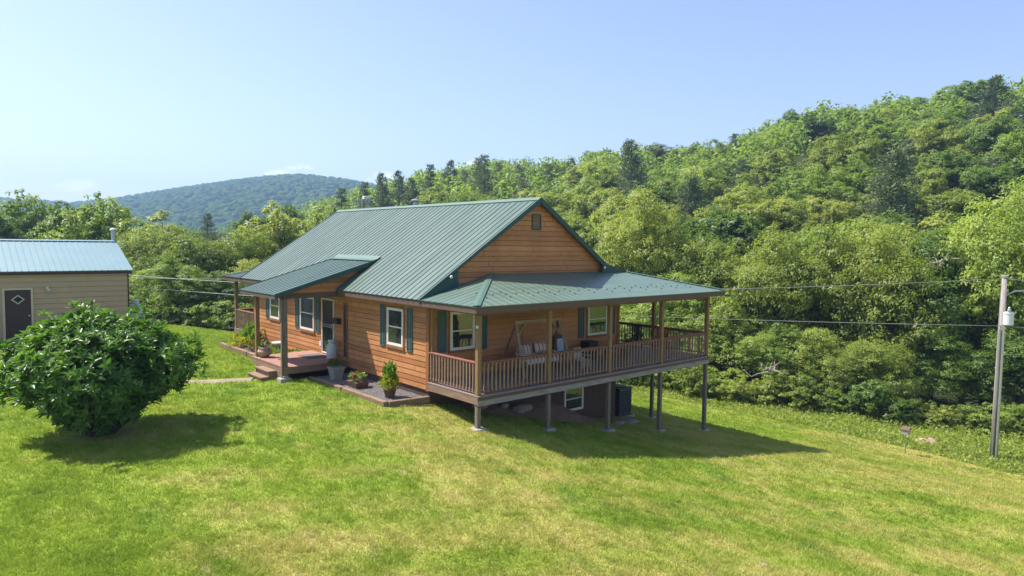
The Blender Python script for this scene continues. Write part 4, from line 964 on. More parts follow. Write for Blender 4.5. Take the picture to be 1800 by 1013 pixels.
build('flue_cap', MB().lathe([(.12, 0), (.17, .02), (.17, .10), (.05, .16)], 12, (.12, SHW / 2 + .1, SHH + SRI + .52)), M['galv'], fp)

# propane tank
g = gz(-4.7, 16.3)
t = thing('propane_tank', 'white upright propane tank beside the end of shed', 'gas tank', (-4.32, 17.7, gz(-4.32, 17.7)))
t.scale = (.78, .78, (1.56 - gz(-4.32, 17.7)) / 2.1)
build('tank_body', MB().lathe([(.28, .0), (.3, .1), (.42, .16), (.45, .3), (.45, 1.55), (.42, 1.72), (.32, 1.84), (.16, 1.90)], 28), M['tank'], t, smooth=True)
build('valve_collar', MB().lathe([(.21, 1.9), (.21, 2.06), (.17, 2.10)], 18), M['tank'], t)
build('foot_ring', MB().lathe([(.34, -.15), (.34, .06)], 20), M['steel'], t)

# ---------------------------------------------------------------- utility pole and lines
px_, py_ = 22.3, -9.7; g = gz(px_, py_)
up = thing('utility_pole', 'tall weathered utility pole with white transformer at right', 'utility pole', (px_, py_, g))
build('pole', MB().tube([(0, 0, -.5), (.04, 0, 3), (.09, 0, 7.75)], [.15, .135, .105], 14), M['pole'], up, smooth=True)
build('riser_conduit', MB().tube([(-.15, -.12, 0), (-.10, -.12, 6.0)], .045, 8).tube([(-.19, .02, 0), (-.13, 0, 5.6)], .03, 8), M['galv'], up)
tf = build('transformer', MB().lathe([(.16, 5.78), (.185, 5.8), (.185, 6.24), (.2, 6.26), (.2, 6.3), (.1, 6.34)], 20, (-.1, -.26, 0)), M['tank'], up, smooth=False)
build('bushing', MB().lathe([(.05, 6.33), (.07, 6.4), (.04, 6.52), (.02, 6.55)], 10, (-.22, -.3, 0)).lathe([(.04, 6.33), (.05, 6.42), (.02, 6.5)], 10, (-.05, -.24, 0)), M['galv'], tf)
build('pole_cap', MB().lathe([(.12, 7.74), (.12, 7.82), (.04, 7.86)], 12, (.09, 0, 0)), M['galv'], up)
aa = Vector((.1, -.05, 7.0)); ab = Vector((.85, -.55, 7.2))
build('lamp_arm', MB().tube([aa, aa.lerp(ab, .5) + Vector((0, 0, .08)), ab], .03, 8), M['galv'], up)
build('lamp_head', MB().lathe([(.05, 0), (.14, .03), (.15, .1), (.09, .2), (.05, .22)], 16, tuple(ab + Vector((.1, -.07, -.12)))), M['galv'], up, smooth=True)
def wire(label, A, B, sag, r=.013):
    A = Vector(A); B = Vector(B); pts = []
    for i in range(25):
        q = i / 24; p = A.lerp(B, q); p.z -= sag * 4 * q * (1 - q); pts.append(p - A)
    o = build('power_line', MB().tube(pts, r, 6), M['wire'], smooth=True); o.location = A; return tag(o, label, 'power line')
T1 = (px_ + .09, py_, g + 7.70); T2 = (px_ + .02, py_ - .1, g + 5.72)
PB = (-6.2, 31.5); gB = gz(*PB)
wire('upper power line running from pole top to behind the house', T1, (PB[0], PB[1], 2.6), .9)
wire('lower power line running from below transformer past the porch', T2, (PB[0], PB[1], 1.9), .45)
wire('short end of upper power line running off the right edge', T1, (42, -27, g + 7.4), .5)
wire('short end of lower power line running off the right edge', T2, (42, -27, g + 5.2), .4)
wire('thin middle power line at left between shed and house', (2.5, LN + DP + .5, 2.35), (PB[0], PB[1], 2.25), .12, .008)
p2 = thing('utility_pole', 'short utility pole hidden in trees behind the shed', 'utility pole', (PB[0], PB[1], gB))
build('pole', MB().tube([(0, 0, -.5), (0, 0, 3.1 - gB)], [.15, .12], 12), M['pole'], p2, smooth=True)

# bird house on a stake
bxp = (18.9, -7.4); g = gz(*bxp)
t = thing('birdhouse', 'small grey birdhouse on a thin stake near the wood edge', 'birdhouse', (bxp[0], bxp[1], g))
build('stake', MB().tube([(0, 0, -.2), (0, 0, .82)], .022, 8), M['steel'], t)
build('box', MB().box(-.13, .13, -.12, .12, .82, 1.04), M['greypot'], t, bevel=.006)
build('roof', MB().prism([(-.17, -.16, 1.04), (.17, -.16, 1.04), (0, -.16, 1.16)], (0, .32, 0)), M['brownpot'], t)

# ---------------------------------------------------------------- vegetation
def limb(mb, a, b, r0, r1, wob=.12, n=5, k=7):
    a = Vector(a); b = Vector(b); pts = []; L_ = (b - a).length
    for i in range(n + 1):
        q = i / n; p = a.lerp(b, q)
        if 0 < i < n: p += Vector(rng.normal(size=3)) * L_ * wob * .3
        pts.append(p)
    mb.tube(pts, [r0 + (r1 - r0) * i / n for i in range(n + 1)], k)
def decid(H, Rr, n_puff, leaves, ll, lw, low=.25, droop=0., seed=0, irregular=.25):
    """returns trunk MB, crown V,F ; origin at base"""
    global rng
    rng = np.random.default_rng(seed)
    z0 = H * low; ch = H - z0; c0 = np.array([0, 0, z0 + ch * .5])
    cs = []; rs = []
    lobes = rng.uniform(1 - irregular, 1 + irregular, 7)
    for i in range(n_puff):
        d = rdir(1)[0]; 
        if d[2] < -.55: d[2] *= -1
        q = rng.uniform(.35, .92) if i > n_puff * .25 else rng.uniform(.1, .5)
        az = math.atan2(d[1], d[0]); lob = np.interp((az + math.pi) / 6.2832 * 7, range(8), list(lobes) + [lobes[0]])
        c = c0 + d * q * np.array([Rr * lob, Rr * lob, ch * .5])
        # egg profile: narrower on top
        tz = (c[2] - z0) / ch; f = .62 + .5 * math.sin(math.pi * min(1, max(0, tz * .85 + .12)))
        c[0] *= f; c[1] *= f
        cs.append(c); rs.append(Rr * rng.uniform(.17, .36))
    cs = np.array(cs); rs = np.array(rs)
    per = (rs ** 2); per = (per / per.sum() * leaves).astype(int)
    Vs = []
    for c, r, n in zip(cs, rs, per):
        if n < 12: continue
        ns = max(5, n // 26); d0 = rdir(ns, .35); sc_ = c + d0 * r * rng.uniform(.62, 1.08, (ns, 1)) * np.array([1.15, 1.15, .8])
        sc_[:, 2] -= droop * (np.linalg.norm((sc_ - c)[:, :2], axis=1) / r) ** 2 * r * .8
        j = rng.integers(0, ns, n); sr = r * .24
        dd = rdir(n); P = sc_[j] + dd * sr * rng.uniform(.2, 1.15, (n, 1)) * np.array([1.3, 1.3, .75])
        P[:, 2] -= droop * .5 * np.linalg.norm(dd[:, :2], axis=1) * sr
        nrm = d0[j] * .8 + dd * .35 + .5 * rdir(n) + np.array([0, 0, .7])
        D = np.cross(nrm, rdir(n)) + np.array([0, 0, -.25 - .4 * droop]) + dd * .3
        s_ = rng.uniform(.65, 1.3, n)
        V, F = leafarr(P, nrm, D, ll * s_, lw * s_, fold=.12); Vs.append(V)
    V = np.concatenate(Vs); F = np.arange(len(V)).reshape(-1, 4)
    mb = MB(); tr_ = .028 * H
    mb.tube([(0, 0, -.4), (0.03 * H * rng.normal() * .3, 0, H * .2), (.02 * H * rng.normal(), .02 * H * rng.normal(), H * .45), (0, 0, H * .78)], [tr_ * 1.3, tr_, tr_ * .7, tr_ * .2], 9)
    for i in rng.choice(len(cs), min(len(cs), 22), replace=False):
        c = cs[i]; zs = min(max(H * .14, c[2] * .6), H * .6); limb(mb, (0, 0, zs), c, tr_ * .38, tr_ * .07)
    return mb, V, F
def pine(H, Rr, tiers, ll, seed=0, bare=.12):
    global rng
    rng = np.random.default_rng(seed)
    Ps = []; Ds = []; mb = MB(); mb.tube([(0, 0, -.4), (0, 0, H * .5), (0, 0, H)], [.02 * H, .013 * H, .02], 8)
    for i in range(tiers):
        q = i / tiers; z = H * (bare + (1 - bare) * q) ; r = Rr * (1 - q) ** .75 * rng.uniform(.75, 1.12) + .12
        nbr = int(6 + 3 * (1 - q))
        for j in range(nbr):
            a = rng.random() * 6.28; rr = r * rng.uniform(.65, 1.1); tip = np.array([rr * math.cos(a), rr * math.sin(a), z + rr * rng.uniform(-.05, .28)])
            if j % 2 == 0: mb.tube([(0, 0, z), tuple(tip)], [.012 * H * (1 - q) * .3 + .01, .008], 4)
            n = int(30 * rr / Rr * 2.2) + 14; t = rng.uniform(.25, 1.05, (n, 1)); P = np.array([0, 0, z]) + (tip - np.array([0, 0, z])) * t
            sp_w = .17 * rr + .14
            P = P + rng.normal(size=(n, 3)) * np.array([sp_w, sp_w, .10 + .05 * rr]) * .8
            D = (tip - np.array([0, 0, z])); D = D / (np.linalg.norm(D) + 1e-6) + rdir(n) * .8 + np.array([0, 0, .45])
            Ps.append(P); Ds.append(D)
    P = np.concatenate(Ps); D = np.concatenate(Ds); n = len(P); s_ = rng.uniform(.7, 1.3, n)
    V, F = leafarr(P, rdir(n, .8), D, ll * s_, ll * .32 * s_)
    return mb, V, F
def variant(gen, leafm, nm):
    mb, V, F = gen
    me_t = bpy.data.meshes.new('trunk_' + nm); me_t.from_pydata(mb.v, [], mb.f); me_t.materials.append(M['bark']); me_t.polygons.foreach_set('use_smooth', [True] * len(me_t.polygons))
    me_c = npmesh('_crown', V, F, leafm)
    return me_t, me_c
VAR = {}
def pair(key, gen):  # same shapes with different leaf material kept as object-level material slot
    VAR[key] = [variant(g_, m_, key) for g_, m_ in gen]
LV = 34000
pair('edge_bright', [(decid(10, 4.3, 64, LV, .19, .095, low=.02, droop=.35, seed=11), M['leafA']), (decid(10, 4.6, 70, LV, .18, .09, low=.0, droop=.4, seed=12), M['leafA']), (decid(10, 4.2, 60, LV, .19, .095, low=.03, droop=.25, seed=19), M['leafA'])])
pair('edge_mid', [(decid(10, 4.4, 62, LV, .18, .10, low=.02, droop=.15, seed=13), M['leafB']), (decid(10, 4.0, 55, LV, .17, .10, low=.0, droop=.2, seed=14), M['leafB'])])
pair('edge_dark', [(decid(10, 4.1, 52, LV, .17, .10, low=.0, droop=.1, seed=15), M['leafC'])])
pair('bright', [(decid(10, 4.0, 46, 19000, .24, .13, low=.12, droop=.25, seed=21), M['leafA']), (decid(10, 3.6, 40, 18000, .24, .13, low=.15, droop=.2, seed=22), M['leafA'])])
pair('mid', [(decid(10, 4.1, 44, 19000, .24, .14, low=.12, droop=.1, seed=23), M['leafB']), (decid(10, 3.7, 42, 18000, .23, .14, low=.15, droop=.1, seed=24), M['leafB'])])
pair('dark', [(decid(10, 4.0, 40, 19000, .23, .14, low=.12, seed=25), M['leafC']), (decid(10, 3.5, 42, 18000, .23, .14, low=.15, seed=26), M['leafC'])])
pair('pine', [(pine(10, 2.6, 24, .30, 31), M['needle']), (pine(10, 3.0, 21, .32, 32), M['needle']), (pine(10, 2.7, 19, .30, 33), M['needle'])])
pair('shrub', [(decid(2.4, 1.5, 26, 5200, .13, .07, low=0, droop=.15, seed=41), M['leafB']), (decid(2.4, 1.6, 26, 5200, .14, .06, low=0, droop=.3, seed=42), M['leafA']), (decid(2.2, 1.4, 24, 5000, .13, .07, low=0, droop=.1, seed=43), M['leafC'])])
rng = np.random.default_rng(99)
def plant_tree(kind, x, y, H, label, group, name='tree', sq=1., base=10., cat='tree'):
    vt, vc = VAR[kind][int(rng.integers(len(VAR[kind])))]
    t = thing(name, label, cat, (x, y, gz(x, y) - .05), rng.random() * 6.28, group)
    s_ = H / base; t.scale = (s_ * sq, s_ * sq, s_)
    a = bpy.data.objects.new('trunk', vt); C.objects.link(a); a.parent = t
    b = bpy.data.objects.new('crown', vc); C.objects.link(b); b.parent = t
    return t
def pol(u, d):  # map a bearing/distance from the viewpoint into the world
    s_ = (u - 900) / 1196 * d; return CAM[0] + FH[0] * d + RH[0] * s_, CAM[1] + FH[1] * d + RH[1] * s_
def ztop(u, v, d): return 4.3 + (hor(u) - v) / 1196 * d
TREES = []
def hand(kind, u, d, vtop, label, name='tree', group=None, sq=1.):
    x, y = pol(u, d); H = max(2.0, ztop(u, vtop, d) - gz(x, y)); TREES.append((x, y, H * .4 * sq))
    return plant_tree(kind, x, y, H, label, group, name, sq * min(1.15, max(.72, 10 / H)))
G1 = 'leafy trees at the right-hand wood edge'
for a in [('edge_bright', 1115, 52, 325, 'tall bright yellow-green tree rising just beyond the porch roof'),
          ('edge_bright', 1235, 50, 395, 'yellow-green tree straight above the far corner of porch roof'),
          ('edge_bright', 1330, 46, 400, 'feathery yellow-green tree where both power lines cross its crown'),
          ('edge_bright', 1425, 46, 385, 'broad bright feathery tree near the middle of the right wood edge'),
          ('edge_bright', 1530, 44, 370, 'large drooping yellow-green tree left of the shadowed gap'),
          ('edge_dark', 1640, 44, 390, 'dark green tree forming shadowed gap left of the utility pole'),
          ('edge_mid', 1745, 42, 330, 'tall mid-green tree standing directly behind the utility pole'),
          ('edge_mid', 1865, 42, 290, 'tall leafy tree cut off by the right edge'),
          ('edge_dark', 1800, 39, 560, 'low dark tree at wood edge just right of utility pole foot'),
          ('edge_mid', 1700, 40, 600, 'low mid-green tree at wood edge just left of the pole foot'),
          ('edge_mid', 1930, 40, 520, 'leafy tree just outside the right edge of the wood'),
          ('edge_mid', 1175, 47, 470, 'mid-green tree seen just under the porch eave over side deck'),
          ('edge_mid', 1270, 43.5, 520, 'mid-green leafy tree directly right of the outer porch post'),
          ('edge_dark', 1375, 42, 560, 'low dark green tree at wood edge below the lower wire'),
          ('edge_bright', 1530, 39, 585, 'low fan-leaved bright tree overhanging the lawn edge left of birdhouse'),
          ('edge_mid', 1450, 41, 570, 'low arching tree beside the lawn left of the fan-leaved one'),
          ('edge_dark', 1640, 41, 560, 'dark low tree in the gap behind the birdhouse'),
          ('edge_mid', 1100, 50, 520, 'leafy tree base seen beneath side deck at house corner')]:
    hand(*a, name='tree', group=G1)
G2 = 'trees behind the shed and house at left'
for a in [('mid', 40, 70, 332, 'thin topped tall tree at far left above shed roof'),
          ('dark', 120, 62, 345, 'big dark green tree above the middle of shed roof'),
          ('mid', 180, 60, 338, 'tall ragged green tree above the right end of the shed roof'),
          ('bright', 60, 50, 402, 'low yellow-green tree right behind the shed roof ridge'),
          ('dark', -20, 60, 360, 'dark tree at the left edge above shed'),
          ('edge_bright', 265, 52, 398, 'yellow-green tree just right of the shed flue pipe'),
          ('edge_bright', 345, 50, 392, 'round yellow-green tree midway between shed and house'),
          ('edge_bright', 420, 54, 396, 'yellow-green tree left of the far porch roof'),
          ('bright', 500, 58, 360, 'tall bright green tree over the lower end of house roof'),
          ('edge_mid', 240, 45, 470, 'leafy tree behind the propane tank'),
          ('edge_mid', 310, 44, 440, 'leafy tree in front row left of far porch'),
          ('edge_dark', 380, 44.5, 470, 'dark low tree beside the rear porch post'),
          ('edge_bright', 430, 48, 450, 'yellow-green tree behind the rear porch railing'),
          ('mid', 560, 70, 372, 'mid-green tree over the back end of the house roof'),
          ('dark', 450, 95, 362, 'dark round tree beyond the valley left of roof'),
          ('dark', 510, 110, 352, 'small dark round crown on the valley rise'),
          ('pine', 365, 120, 372, 'distant dark tree below the far hill'),
          ]:
    hand(*a, name='tree', group=G2)
G3 = 'pines on the ridge behind the house'
for u, d, v in ((600, 120, 328), (640, 130, 318), (672, 135, 305), (700, 150, 300), (722, 130, 312), (755, 140, 288), (790, 140, 282), (815, 150, 300), (850, 130, 272), (838, 140, 278), (875, 150, 285), (910, 160, 290), (962, 150, 288), (1000, 150, 278)):
    hand('pine', u, d, v, 'blue-green pine on the skyline behind the house ridge', 'pine_tree', G3, 1.15)
hand('pine', 1105, 115, 248, 'large dark pine standing out above the gable peak to right', 'pine_tree', None, 1.5)
hand('pine', 1745, 105, 215, 'big grey-green pine on the upper hillside at right', 'pine_tree', None, 1.7)
hand('pine', 1690, 110, 255, 'grey-green pine on hillside left of the biggest hillside pine', 'pine_tree', None, 1.5)
hand('dark', 1420, 135, 198, 'dark rounded tree on the skyline where the ridge steps up', 'tree', None, 1.3)
hand('mid', 1560, 120, 220, 'large domed green tree below the skyline at upper right', 'tree', None, 1.5)
hand('dark', 1700, 130, 138, 'tallest dark tree on the skyline near the right edge', 'tree', None, 1.4)
# forest fill
cand = []
rr_ = np.random.default_rng(5)
def try_fill(u0, u1, d0, d1, nmax, spf, tries=6000):
    out = []
    for _ in range(tries):
        if len(out) >= nmax: break
        u = rr_.uniform(u0, u1); d = math.sqrt(rr_.uniform(d0 * d0, d1 * d1)); x, y = pol(u, d)
        s_ = spf(d)
        if any((x - a) ** 2 + (y - b) ** 2 < (s_ * .5 + c * .5) ** 2 for a, b, c in TREES): continue
        TREES.append((x, y, s_ * .95)); out.append((u, d, x, y))
    return out
cnt = 0
def kind_for():
    q = rr_.random(); return 'bright' if q < .42 else 'mid' if q < .72 else 'dark' if q < .9 else 'pine'
KL = {'bright': 'yellow-green', 'mid': 'mid-green', 'dark': 'dark green'}
fills = [(1060, 2050, 52, 100, 95, lambda d: 6.2), (1000, 2000, 100, 190, 70, lambda d: 9.5), (560, 1080, 60, 120, 42, lambda d: 7.5), (-200, 560, 52, 115, 34, lambda d: 7.5)]
for (u0, u1, d0, d1, nm_, spf) in fills:
    for (u, d, x, y) in try_fill(u0, u1, d0, d1, nm_, spf):
        k_ = kind_for(); H = rr_.uniform(8, 12.5) * (1.15 if k_ == 'pine' else 1)
        if u0 == -200: H *= .85
        if u0 == 560: H = min(H, max(4, ztop(u, 312, d) - gz(x, y)))
        zone = 'lower right hillside' if (u0 == 1060) else 'upper right hillside' if u0 == 1000 else 'slope behind the house' if u0 == 560 else 'valley beyond the shed'
        if k_ == 'pine': plant_tree('pine', x, y, H, f'blue-green pine among leafy trees on the {zone}', f'pines on the {zone}', 'pine_tree', 1.2)
        else: plant_tree(k_, x, y, H, f'{KL[k_]} leafy tree in the wood on the {zone}', f'{KL[k_]} trees on the {zone}', 'tree', rr_.uniform(.95, 1.25))
        cnt += 1
print('fill trees', cnt)
# shrubs along the wood edge
k_ = 0
for u in list(range(1095, 2050, 30)):
    lim = float(np.interp(u, [1100, 1300, 1500, 1640, 1800, 2400], [42, 38.5, 36, 35, 34, 33])) + rr_.uniform(0, 1.8)
    x, y = pol(u, lim); H = rr_.uniform(1.2, 2.4)
    plant_tree('shrub', x, y, H, 'low green shrub in the undergrowth along right-hand wood edge', 'undergrowth shrubs along the right wood edge', 'shrub', rr_.uniform(1, 1.3), 2.4, 'shrub')
for u in range(225, 470, 30):
    x, y = pol(u, 42.5 + rr_.uniform(-.4, .8)); plant_tree('shrub', x, y, rr_.uniform(1.3, 2.4), 'low green shrub at wood edge between shed and house', 'undergrowth shrubs between shed and house', 'shrub', 1.2, 2.4, 'shrub')
# distant woods as merged crowns
def lumps(n, u0, u1, d0, d1, r0, r1, seed, hmul=1.):
    g_ = np.random.default_rng(seed); u = g_.uniform(u0, u1, n); d = np.sqrt(g_.uniform(d0 * d0, d1 * d1, n)); s_ = (u - 900) / 1196 * d
    x = CAM[0] + FH[0] * d + RH[0] * s_; y = CAM[1] + FH[1] * d + RH[1] * s_; z = ground(x, y)
    import bmesh
    bm = bmesh.new(); bmesh.ops.create_icosphere(bm, subdivisions=2, radius=1); B = np.array([v.co[:] for v in bm.verts]); Fc = np.array([[v.index for v in f.verts] for f in bm.faces]); bm.free()
    r = g_.uniform(r0, r1, n)
    V = B[None] * r[:, None, None] * g_.uniform(.72, 1.15, (n, len(B), 1)); V[:, :, 2] *= .85
    V = V + np.stack([x, y, z + r * .9 * hmul], 1)[:, None]
    F = Fc[None] + len(B) * np.arange(n)[:, None, None]
    return V.reshape(-1, 3), F.reshape(-1, 3)
V, F = lumps(15000, -350, 1050, 520, 1420, 3.0, 6.5, 3)
tag(npmesh('distant_forest', V, F, M['farleaf']), 'hazy wooded hill rising beyond the valley at left', 'forest', kind='stuff')
# hillside woods behind the individual trees (leafy, one object)
def bulkwood(n, u0, u1, d0, d1, seed, r=4.2, per=420):
    g_ = np.random.default_rng(seed); Vs = []
    cr = VAR['mid'][0][1]; src = np.empty(len(cr.vertices) * 3, np.float32); cr.vertices.foreach_get('co', src); src = src.reshape(-1, 4, 3)
    cen = src.mean(1, keepdims=True)
    for i in range(n):
        u = g_.uniform(u0, u1); d = math.sqrt(g_.uniform(d0 * d0, d1 * d1)); x, y = pol(u, d); z = gz(x, y)
        pick = g_.choice(len(src), per, replace=False); q = (src[pick] - cen[pick]) * 3.3 + cen[pick]
        a = g_.random() * 6.28; c, s_ = math.cos(a), math.sin(a); sc = g_.uniform(.8, 1.2)
        Q = np.empty_like(q); Q[..., 0] = (q[..., 0] * c - q[..., 1] * s_) * sc + x; Q[..., 1] = (q[..., 0] * s_ + q[..., 1] * c) * sc + y; Q[..., 2] = q[..., 2] * sc + z
        Vs.append(Q.reshape(-1, 3))
    V = np.concatenate(Vs); return V, np.arange(len(V)).reshape(-1, 4)
V, F = bulkwood(600, 540, 2100, 125, 240, 8)
tag(npmesh('hillside_forest', V, F, leafmat('hill_foliage', (.13, .20, .035), (.23, .32, .055), (.34, .41, .08), vs=.06, fine=.4)), 'mass of leafy woods covering the far top of the hillside', 'forest', kind='stuff')
V, F = bulkwood(330, -350, 640, 115, 420, 9)
tag(npmesh('valley_forest', V, F, leafmat('valley_foliage', (.10, .16, .04), (.165, .24, .055), (.24, .31, .07), vs=.05, fine=.3)), 'leafy woods across the valley below the far hill', 'forest', kind='stuff')
# undergrowth: leaf litter and tangle at the foot of the woods
def undergrowth(n, seed):
    g_ = np.random.default_rng(seed)
    u = np.concatenate([g_.uniform(1050, 2000, n // 2), g_.uniform(150, 480, n - n // 2)]); lim = np.interp(u, [-400, 200, 300, 400, 600, 1000, 1100, 1300, 1500, 1640, 1800, 2400], [44, 44, 42, 42, 45, 42, 40, 35.5, 31, 28.5, 25.5, 22])
    d = lim + np.abs(g_.normal(size=n)) * 6 + .2; s_ = (u - 900) / 1196 * d
    x = CAM[0] + FH[0] * d + RH[0] * s_; y = CAM[1] + FH[1] * d + RH[1] * s_; z = ground(x, y) + g_.random(n) ** 2 * .42 * np.clip((d - lim) / 7, .12, 1)
    P = np.stack([x, y, z], 1); D = rdir(n, .6); s2 = g_.uniform(.6, 1.4, n)
    return leafarr(P, rdir(n, 1.), D, .15 * s2, .07 * s2)
rng = np.random.default_rng(17)
V, F = undergrowth(110000, 4)
tag(npmesh('undergrowth', V, F, M['leafA']), 'tangle of weeds and leaves along the foot of the woods', 'undergrowth', kind='stuff')
# dead branches
def dead(label, x, y, z, s_, seed):
    global rng
    rng = np.random.default_rng(seed); mb = MB()
    for i in range(7):
        a = Vector((0, 0, 0)); b = Vector((rng.normal() * 1.0, rng.normal() * 1.0, rng.uniform(-.2, .8))) * s_; limb(mb, a, b, .05, .012, .3)
    o = build('dead_branch', mb, M['barkpale']); o.location = (x, y, z); tag(o, label, 'branch')
for lb, u, v, d, sd_ in (('bare grey dead branch below the upper wire at right', 1650, 462, 41, 1), ('bare dead branch low in the wood edge right of porch', 1358, 655, 38.2, 2)):
    x, y = pol(u, d); dead(lb, x, y, 4.3 - (v - hor(u)) / 1196 * d, 1.0, sd_)

# the big rhododendron-like bush
rng = np.random.default_rng(123)
bxx, byy = -8.47, 2.38; gB_ = gz(bxx, byy)
bush = thing('bush', 'large rounded glossy green bush on the lawn in front of shed', 'bush', (bxx, byy, gB_))
BR, BH = 2.06, 2.85
tips = []; norms = []
nt_ = 2500
for i in range(nt_):
    d = rdir(1, .12)[0]
    if d[2] < -.85: continue
    az = math.atan2(d[1], d[0])
    lob = 1 + .05 * math.sin(az * 3 + 1.0) + .05 * math.sin(az * 7 + d[2] * 5) + .20 * noise.noise(Vector(d * 2.2)) + .10 * noise.noise(Vector(d * 6))
    q = rng.uniform(.80, 1.06) + .16 * (rng.random() < .05) if rng.random() < .80 else rng.uniform(.45, .8)
    zc = 1.58; p = np.array([d[0] * BR * lob * q, d[1] * BR * lob * q, zc + d[2] * (1.42 if d[2] > 0 else 1.38) * lob * q])
    if d[2] < 0: f_ = 1 + d[2] * .50; p[0] *= f_; p[1] *= f_
    if p[2] < .25: p[2] = .25 + rng.random() * .2
    tips.append(p); norms.append(d)
tips = np.array(tips); norms = np.array(norms)
Vs = []
for p, d in zip(tips, norms):
    k_ = int(rng.integers(9, 14)); ax = d * .7 + np.array([0, 0, .75]) + rng.normal(size=3) * .25; ax /= np.linalg.norm(ax)
    t1 = np.cross(ax, [0, 0, 1.] if abs(ax[2]) < .9 else [1., 0, 0]); t1 /= np.linalg.norm(t1); t2 = np.cross(ax, t1)
    an_ = rng.random() * 6.28 + np.arange(k_) * 2.4; el = rng.uniform(.15, .95, k_)
    D = (np.cos(an_)[:, None] * t1 + np.sin(an_)[:, None] * t2) * np.cos(el)[:, None] + ax * np.sin(el)[:, None]
    P = p + ax * rng.uniform(-.10, .03, (k_, 1)); nr = ax + rng.normal(size=(k_, 3)) * .3 - D * .2
    ln = rng.uniform(.14, .25, k_); wd = ln * rng.uniform(.28, .36, k_)
    D = D / np.linalg.norm(D, axis=1, keepdims=True)
    S_ = np.cross(nr, D); S_ /= np.linalg.norm(S_, axis=1, keepdims=True); N2 = np.cross(D, S_); l = ln[:, None]; w = wd[:, None]
    a = P; m1 = P + D * l * .35; m2 = P + D * l * .7 - N2 * l * .03; e = P + D * l - N2 * l * .13
    V = np.stack([a, m1 + S_ * w / 2 + N2 * w * .12, m2 + S_ * w * .42 + N2 * w * .08, e, m2 - S_ * w * .42 + N2 * w * .08, m1 - S_ * w / 2 + N2 * w * .12], 1)
    Vs.append(V.reshape(-1, 3))
V = np.concatenate(Vs); base = np.arange(len(V) // 6)[:, None] * 6; F = np.concatenate([base + [0, 1, 2, 3], base + [0, 3, 4, 5]])
npmesh('crown', V, F, M['rhodo'], bush)
mb = MB()
for i in rng.choice(len(tips), 260, replace=False):
    p = tips[i]
    if p[2] < 1.1: continue
    limb(mb, (rng.normal() * .12, rng.normal() * .12, -.05), tuple(p * .93), .035, .006, .12, 4, 5)
build('trunk', mb, M['bark'], bush)

# ---------------------------------------------------------------- grass blades
rng = np.random.default_rng(321)
def inb(x, y, a, b, c, d): return (x > a) & (x < b) & (y > c) & (y < d)
n = 900000
d = 8.5 + 36 * rng.random(n) ** 1.55; u = rng.uniform(-120, 1920, n); s_ = (u - 900) / 1196 * d
x = CAM[0] + FH[0] * d + RH[0] * s_; y = CAM[1] + FH[1] * d + RH[1] * s_
bad = inb(x, y, -.05, W, 0, LN) | inb(x, y, -1.6, 0, -.15, 14.7) | inb(x, y, -2.45, 0, 5.2, 8.3) | inb(x, y, .9, 8.2, -1.3, 0) | inb(x, y, 9.4, 10.5, .1, 1.15) | inb(x, y, -3, -2.4, 5.9, 7.25)
pd = np.abs((y - 6.55) - .17 / .25 * (-(x + 3.05))) * .83; bad |= (pd < .26) & (x < -3.0) & (x > -8.3)
lm = lawn_mask(x, y); bad |= (lm < .3)
# thin turf under the bush and near the posts
bad |= (np.hypot(x - bxx, y - byy) < .9)
ok = ~bad; x, y, d = x[ok], y[ok], d[ok]
pn = np.array([noise.noise(Vector((a * .45, b * .45, 0))) for a, b in zip(x[::1][:1], y[:1])])
z = ground(x, y) + .025 * np.sin(x * .9 + np.sin(y * .7) * 1.3) * np.cos(y * .8 + x * .3)
n = len(x); sc = np.clip(d / 16, .8, 2.4)
hgt = rng.uniform(.03, .065, n) * (1 + .12 * sc) * (1 + .25 * np.sin(x * 1.7 + 2 * np.sin(y * 1.3)) * np.sin(y * 2.1)); wid = rng.uniform(.006, .012, n) * sc
# denser, longer tufts scattered through the mown turf
nc = 9000; ci = rng.integers(0, n, nc); kk = 26
tx = (x[ci][:, None] + rng.normal(size=(nc, kk)) * .05 * rng.uniform(.6, 1.8, (nc, 1))).ravel(); ty = (y[ci][:, None] + rng.normal(size=(nc, kk)) * .05 * rng.uniform(.6, 1.8, (nc, 1))).ravel(); td = np.repeat(d[ci], kk)
x = np.concatenate([x, tx]); y = np.concatenate([y, ty]); d = np.concatenate([d, td]); z = ground(x, y) + .025 * np.sin(x * .9 + np.sin(y * .7) * 1.3) * np.cos(y * .8 + x * .3)
hgt = np.concatenate([hgt, rng.uniform(.06, .12, nc * kk)]); wid = np.concatenate([wid, rng.uniform(.005, .010, nc * kk) * np.clip(td / 16, .8, 2.2)]); n = len(x)
ang = rng.uniform(0, 6.28, n); lean = rng.normal(size=(n, 2)) * .55
bx0 = np.cos(ang) * wid; by0 = np.sin(ang) * wid
V = np.empty((n, 3, 3)); V[:, 0] = np.stack([x - bx0, y - by0, z - .01], 1); V[:, 1] = np.stack([x + bx0, y + by0, z - .01], 1); V[:, 2] = np.stack([x + lean[:, 0] * hgt, y + lean[:, 1] * hgt, z + hgt], 1)
def blade_mat():
    m, nt, b = nodes('grass_blades')
    bc = lawn_color(nt, 1.08, 1)[0]
    L(nt, bc, b.inputs['Base Color']); b.inputs['Roughness'].default_value = .6; b.inputs['Specular IOR Level'].default_value = .25
    tr = N(nt, 'ShaderNodeBsdfTranslucent'); L(nt, bc, tr.inputs['Color']); ms_ = N(nt, 'ShaderNodeMixShader'); ms_.inputs[0].default_value = .4
    L(nt, b.outputs[0], ms_.inputs[1]); L(nt, tr.outputs[0], ms_.inputs[2]); L(nt, ms_.outputs[0], nt.nodes['Material Output'].inputs['Surface'])
    return m
